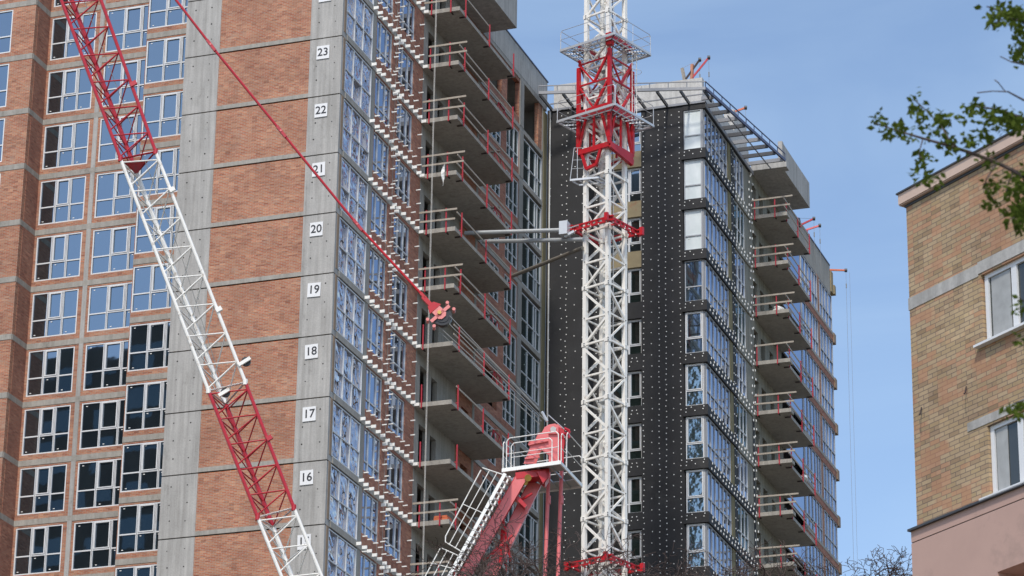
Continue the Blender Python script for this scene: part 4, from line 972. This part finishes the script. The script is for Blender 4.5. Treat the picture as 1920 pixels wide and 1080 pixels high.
# ropes and rag in front of the balconies
DR = (Vector((2.5, 10.0, 0)) - CAM).dot(FH)
for i, dx in enumerate((0, 5)):
    s = MB(); a_ = at(821 + dx * .3, -150, DR); b_ = Vector((a_.x, a_.y, 30)); s.tube(a_, b_, .010, n=6)
    tag(s.build('hanging_rope', 'rope_white', None), '%s strand of the pale rope hanging before the brick tower balconies' % ('left' if i == 0 else 'right'), 'rope')
s = MB(); p0 = Vector((1.35, 10.33, LV(22) + .55)); pts = []
for i in range(9):
    t_ = i / 8; wv = .16 * math.sin(math.pi * min(1, t_ * 1.15)) + .02
    c_ = p0 + Vector((-.05 * math.sin(t_ * 5) - .12 * t_, -.02, -1.15 * t_)); pts.append((c_ - RH * wv * .5 + FH * .03 * math.sin(i), c_ + RH * wv * .5 - FH * .04 * math.cos(i * 2)))
for (a_, b_), (c_, d_) in zip(pts, pts[1:]): s.prism([a_, b_, d_, c_], FH * .006)
tag(s.build('plastic_sheet', 'plastic', None), 'torn white plastic sheet hanging from a balcony guard rail', 'plastic sheet')
# bags left on the right tower balconies
def lump(name, c, sx, sy, sz, mat, seed):
    import bmesh
    bm = bmesh.new(); bmesh.ops.create_icosphere(bm, subdivisions=3, radius=1); r2 = random.Random(seed); ph = [r2.uniform(0, 6) for _ in range(6)]
    for v in bm.verts:
        n_ = v.co.copy(); k_ = 1 + .16 * math.sin(4 * n_.x + ph[0]) * math.sin(5 * n_.y + ph[1]) + .12 * math.sin(7 * n_.z + ph[2] + 3 * n_.x)
        v.co = Vector((n_.x * sx * k_, n_.y * sy * k_, max(-.72, n_.z) * sz * k_))
    me = bpy.data.meshes.new(name); bm.to_mesh(me); bm.free(); me.materials.append(MATS[mat]); me.polygons.foreach_set('use_smooth', [True] * len(me.polygons))
    o = bpy.data.objects.new(name, me); col.objects.link(o); o.location = c; return o
tag(lump('rubble_sack', (10.0, 41.5, LV(23) + .40), .30, .25, .24, 'anchor_white', 1), 'white sack lying on a right tower balcony near its front edge', 'sack')
tag(lump('rubble_sack', (10.4, 45.0, LV(20) + .36), .22, .3, .2, 'plastic', 2), 'pale sack by the outer guard rail of a lower right balcony', 'sack')
s = MB()
for i in range(3): s.box(1.0 + .02 * i, 1.75 - .03 * i, 10.75, 11.6 - .1 * i, LV(16) + .2 + i * .11, LV(16) + .3 + i * .11)
tag(s.build('brick_stack', 'orange_paint', None), 'stack of orange bricks on the lower balcony of the brick tower', 'bricks')

# ================================================================== TREES
def branch_tree(name, base, top_z, spread, seed, label, group, lean=Vector((0, 0, 0)), twigs=6, fork=None, rad=.16):
    r2 = random.Random(seed); o = empty(name, base); tag(o, label, 'tree', group)
    t = MB(); c = MB()
    fz = fork or top_z - 5.0
    p = Vector(base); t.tube(p, Vector((p.x, p.y, fz)) + lean * .5, rad * 1.6, rad, n=9); root = Vector((p.x, p.y, fz)) + lean * .5
    def grow(p, d, ln, r_, depth):
        n_ = 4; q = p
        for i in range(n_):
            d = (d + Vector((r2.uniform(-1, 1), r2.uniform(-1, 1), r2.uniform(-.8, .7))) * (.30 + .06 * depth)).normalized()
            nq = q + d * ln / n_; ra = max(.0048, r_ * (1 - .12 * i)); rb = max(.0048, r_ * (1 - .12 * (i + 1)))
            (t if depth < 2 else c).tube(q, nq, ra, rb, n=4 if depth > 2 else 7, cap=False); q = nq
            if depth < twigs and (i > 0 or depth > 1):
                dd = (d + Vector((r2.uniform(-1, 1), r2.uniform(-1, 1), r2.uniform(-.6, .6))) * 1.1).normalized()
                grow(q, dd, ln * r2.uniform(.45, .72), rb * .6, depth + 1)
        if depth < twigs: grow(q, (d + Vector((r2.uniform(-1, 1), r2.uniform(-1, 1), r2.uniform(-.5, .4))) * .6).normalized(), ln * .65, rb * .7, depth + 1)
    for i in range(7):
        a = i / 7 * 6.28 + r2.uniform(-.3, .3); d = Vector((math.cos(a) * spread, math.sin(a) * spread, r2.uniform(.5, 1.1))).normalized(); grow(root, d, (top_z - fz) * .5, rad * .55, 1)
    t.build('trunk', 'bark', o); c.build('crown', 'bark', o)
def ground_at(px, D): p = at(px, 540, D); return Vector((p.x, p.y, 0))
branch_tree('bare_tree', ground_at(1075, 58), 21.2, 1.5, 11, 'bare brown tree with fine twigs below the crane head and the white mast', 'leafless trees along the bottom edge', twigs=5, fork=17.6)
branch_tree('bare_tree', ground_at(1370, 60), 20.8, 1.6, 5, 'bare brown tree whose twigs reach up below the right balconies', 'leafless trees along the bottom edge', twigs=5, fork=17.6)
branch_tree('bare_tree', ground_at(1618, 61), 20.8, 1.35, 21, 'bare tree with dark curling twigs against the sky beside the buff brick building', 'leafless trees along the bottom edge', twigs=5, fork=18.6, rad=.10)

# leafy branches in the upper right: the tree itself stands just outside the view
lt = empty('leafy_tree', ground_at(2180, 15)); tag(lt, 'tree with young green leaves reaching in from the right edge', 'tree')
DL = 15.0; t = MB(); lf = MB(); r3 = random.Random(3)
tp = at(2180, 420, DL); t.tube(lt.location, tp, .16, .10, n=10); t.tube(tp, at(2200, -100, DL), .10, .06, n=8)
def leaf(p, sz):
    d = Vector((r3.uniform(-1, 1), r3.uniform(-1, 1), r3.uniform(-1.2, .5))).normalized(); s_ = d.cross(Vector((r3.uniform(-1, 1), r3.uniform(-1, 1), r3.uniform(-1, 1)))).normalized(); n_ = d.cross(s_)
    b0 = len(lf.v); lf.v += [tuple(p), tuple(p + d * sz * .45 + s_ * sz * .3 + n_ * sz * .1), tuple(p + d * sz), tuple(p + d * sz * .45 - s_ * sz * .3 + n_ * sz * .1)]
    lf.f += [(b0, b0 + 1, b0 + 2), (b0, b0 + 2, b0 + 3)]; lf.mi += [0, 0]
def twig(pts, r0, dens, spread=14, d0=0.0):
    P_ = [at(x, y, DL + d0 + r3.uniform(-.25, .25)) for x, y in pts]
    for i, (a_, b_) in enumerate(zip(P_, P_[1:])):
        r1 = r0 * (1 - i / len(pts)); t.tube(a_, b_, max(.003, r1), max(.003, r0 * (1 - (i + 1) / len(pts))), n=6, cap=False)
    for (x0, y0), (x1, y1) in zip(pts, pts[1:]):
        ln = math.hypot(x1 - x0, y1 - y0); 
        if x0 > 1990 and x1 > 1960: continue
        for _ in range(int(ln * dens / 5)):
            u_ = r3.random(); leaf(at(x0 + (x1 - x0) * u_ + r3.gauss(0, spread * .6), y0 + (y1 - y0) * u_ + r3.gauss(0, spread * .5) + 3, DL + d0 + r3.uniform(-.3, .3)), r3.uniform(.028, .055))
def cluster(x, y, n, s_=12, d0=0.0):
    for _ in range(int(n * 2.6)): leaf(at(x + r3.gauss(0, s_), y + r3.gauss(0, s_ * .8), DL + d0 + r3.uniform(-.3, .3)), r3.uniform(.026, .054))
twig([(2180, 430), (1990, 356), (1920, 330), (1865, 303), (1810, 283), (1760, 268), (1705, 252), (1662, 238), (1640, 231)], .016, .9, 10)
twig([(1798, 280), (1780, 262), (1764, 235), (1742, 212), (1712, 185)], .006, .5, 8)
twig([(1730, 262), (1722, 290), (1735, 305)], .004, 1.2, 8)
twig([(2180, 300), (2000, 250), (1920, 222), (1880, 208), (1840, 200), (1815, 200)], .012, 2.6, 12)
twig([(2180, 200), (2000, 205), (1920, 188), (1890, 172), (1860, 171), (1832, 174)], .008, .0)
twig([(1885, 172), (1872, 155), (1865, 150)], .003, 0); twig([(2000, 130), (1920, 121), (1896, 116), (1876, 106)], .006, .1)
twig([(2200, -60), (2010, 60), (1920, 42), (1890, 30), (1868, 18), (1850, 12)], .014, 2.2, 12)
twig([(1893, 32), (1872, 38), (1862, 50)], .004, 1.0, 7)
twig([(1985, 90), (1930, 82), (1912, 92)], .005, 2.2, 10)
twig([(1990, 356), (1935, 380), (1905, 395), (1900, 412)], .006, 3.0, 12)
twig([(1870, 305), (1850, 335), (1845, 352), (1866, 378)], .005, .9, 11)
twig([(1900, 322), (1890, 345), (1885, 365)], .004, 1.0, 10)
twig([(2180, 640), (1990, 600), (1930, 570), (1912, 560)], .008, .8, 8); twig([(1990, 600), (1935, 640), (1912, 650)], .005, .8, 8)
twig([(2180, 820), (2000, 760), (1930, 748), (1905, 755), (1890, 768)], .008, 1.6, 10)
for x, y, n_ in ((1712, 182, 4), (1724, 205, 14), (1770, 222, 16), (1690, 236, 12), (1648, 225, 7), (1668, 247, 9), (1733, 297, 10), (1757, 238, 8), (1772, 262, 10), (1727, 241, 6), (1804, 223, 6), (1822, 205, 9), (1855, 225, 10), (1895, 222, 26), (1843, 254, 10), (1818, 262, 12), (1862, 208, 5),
                 (1722, 330, 6), (1735, 338, 6), (1752, 335, 6), (1876, 20, 14), (1902, 25, 14), (1860, 40, 5), (1868, 52, 5), (1910, 90, 9), (1906, 100, 8), (1915, 60, 8), (1905, 385, 14), (1912, 405, 14), (1865, 352, 12), (1858, 380, 8), (1852, 298, 6), (1900, 765, 8), (1915, 350, 12), (1912, 70, 12), (1914, 30, 14), (1916, 110, 8), (1908, 235, 18), (1880, 235, 12), (1915, 330, 14), (1905, 360, 14), (1914, 390, 16), (1912, 420, 10), (1916, 575, 7), (1914, 640, 6), (1908, 775, 8), (1895, 20, 10)):
    cluster(x, y, n_, 9)
t.build('trunk', 'bark', lt); lf.build('crown', 'leaf', lt)

# ================================================================== GROUND AND THE BLOCK ACROSS THE YARD
s = MB(); s.box(-1500, 1500, -1500, 1500, -.5, 0); tag(s.build('ground', 'soil', None), None, kind='structure')
s = MB(); s.box(-200, 250, -60, -48, .004, .008) ; tag(s.build('road', 'asphalt', None), None, kind='structure')
nb_ = empty('dark_block', (-60, -52, 0)); tag(nb_, 'dark slab block across the yard, mirrored in the lower windows', 'building')
s = MB(); s.box(-95, -24, -64, -50, 0, 79.6); s.build('wall', 'dark_facade', nb_)
s = MB()
for k in range(26):
    for i in range(22): s.box(-93 + i * 3.2, -91.2 + i * 3.2, -49.99, -49.95, 1.5 + k * 3, 3.0 + k * 3)
tag(s.build('window', 'glass_dark', nb_), None, kind='stuff')
print('objects', len(bpy.data.objects))
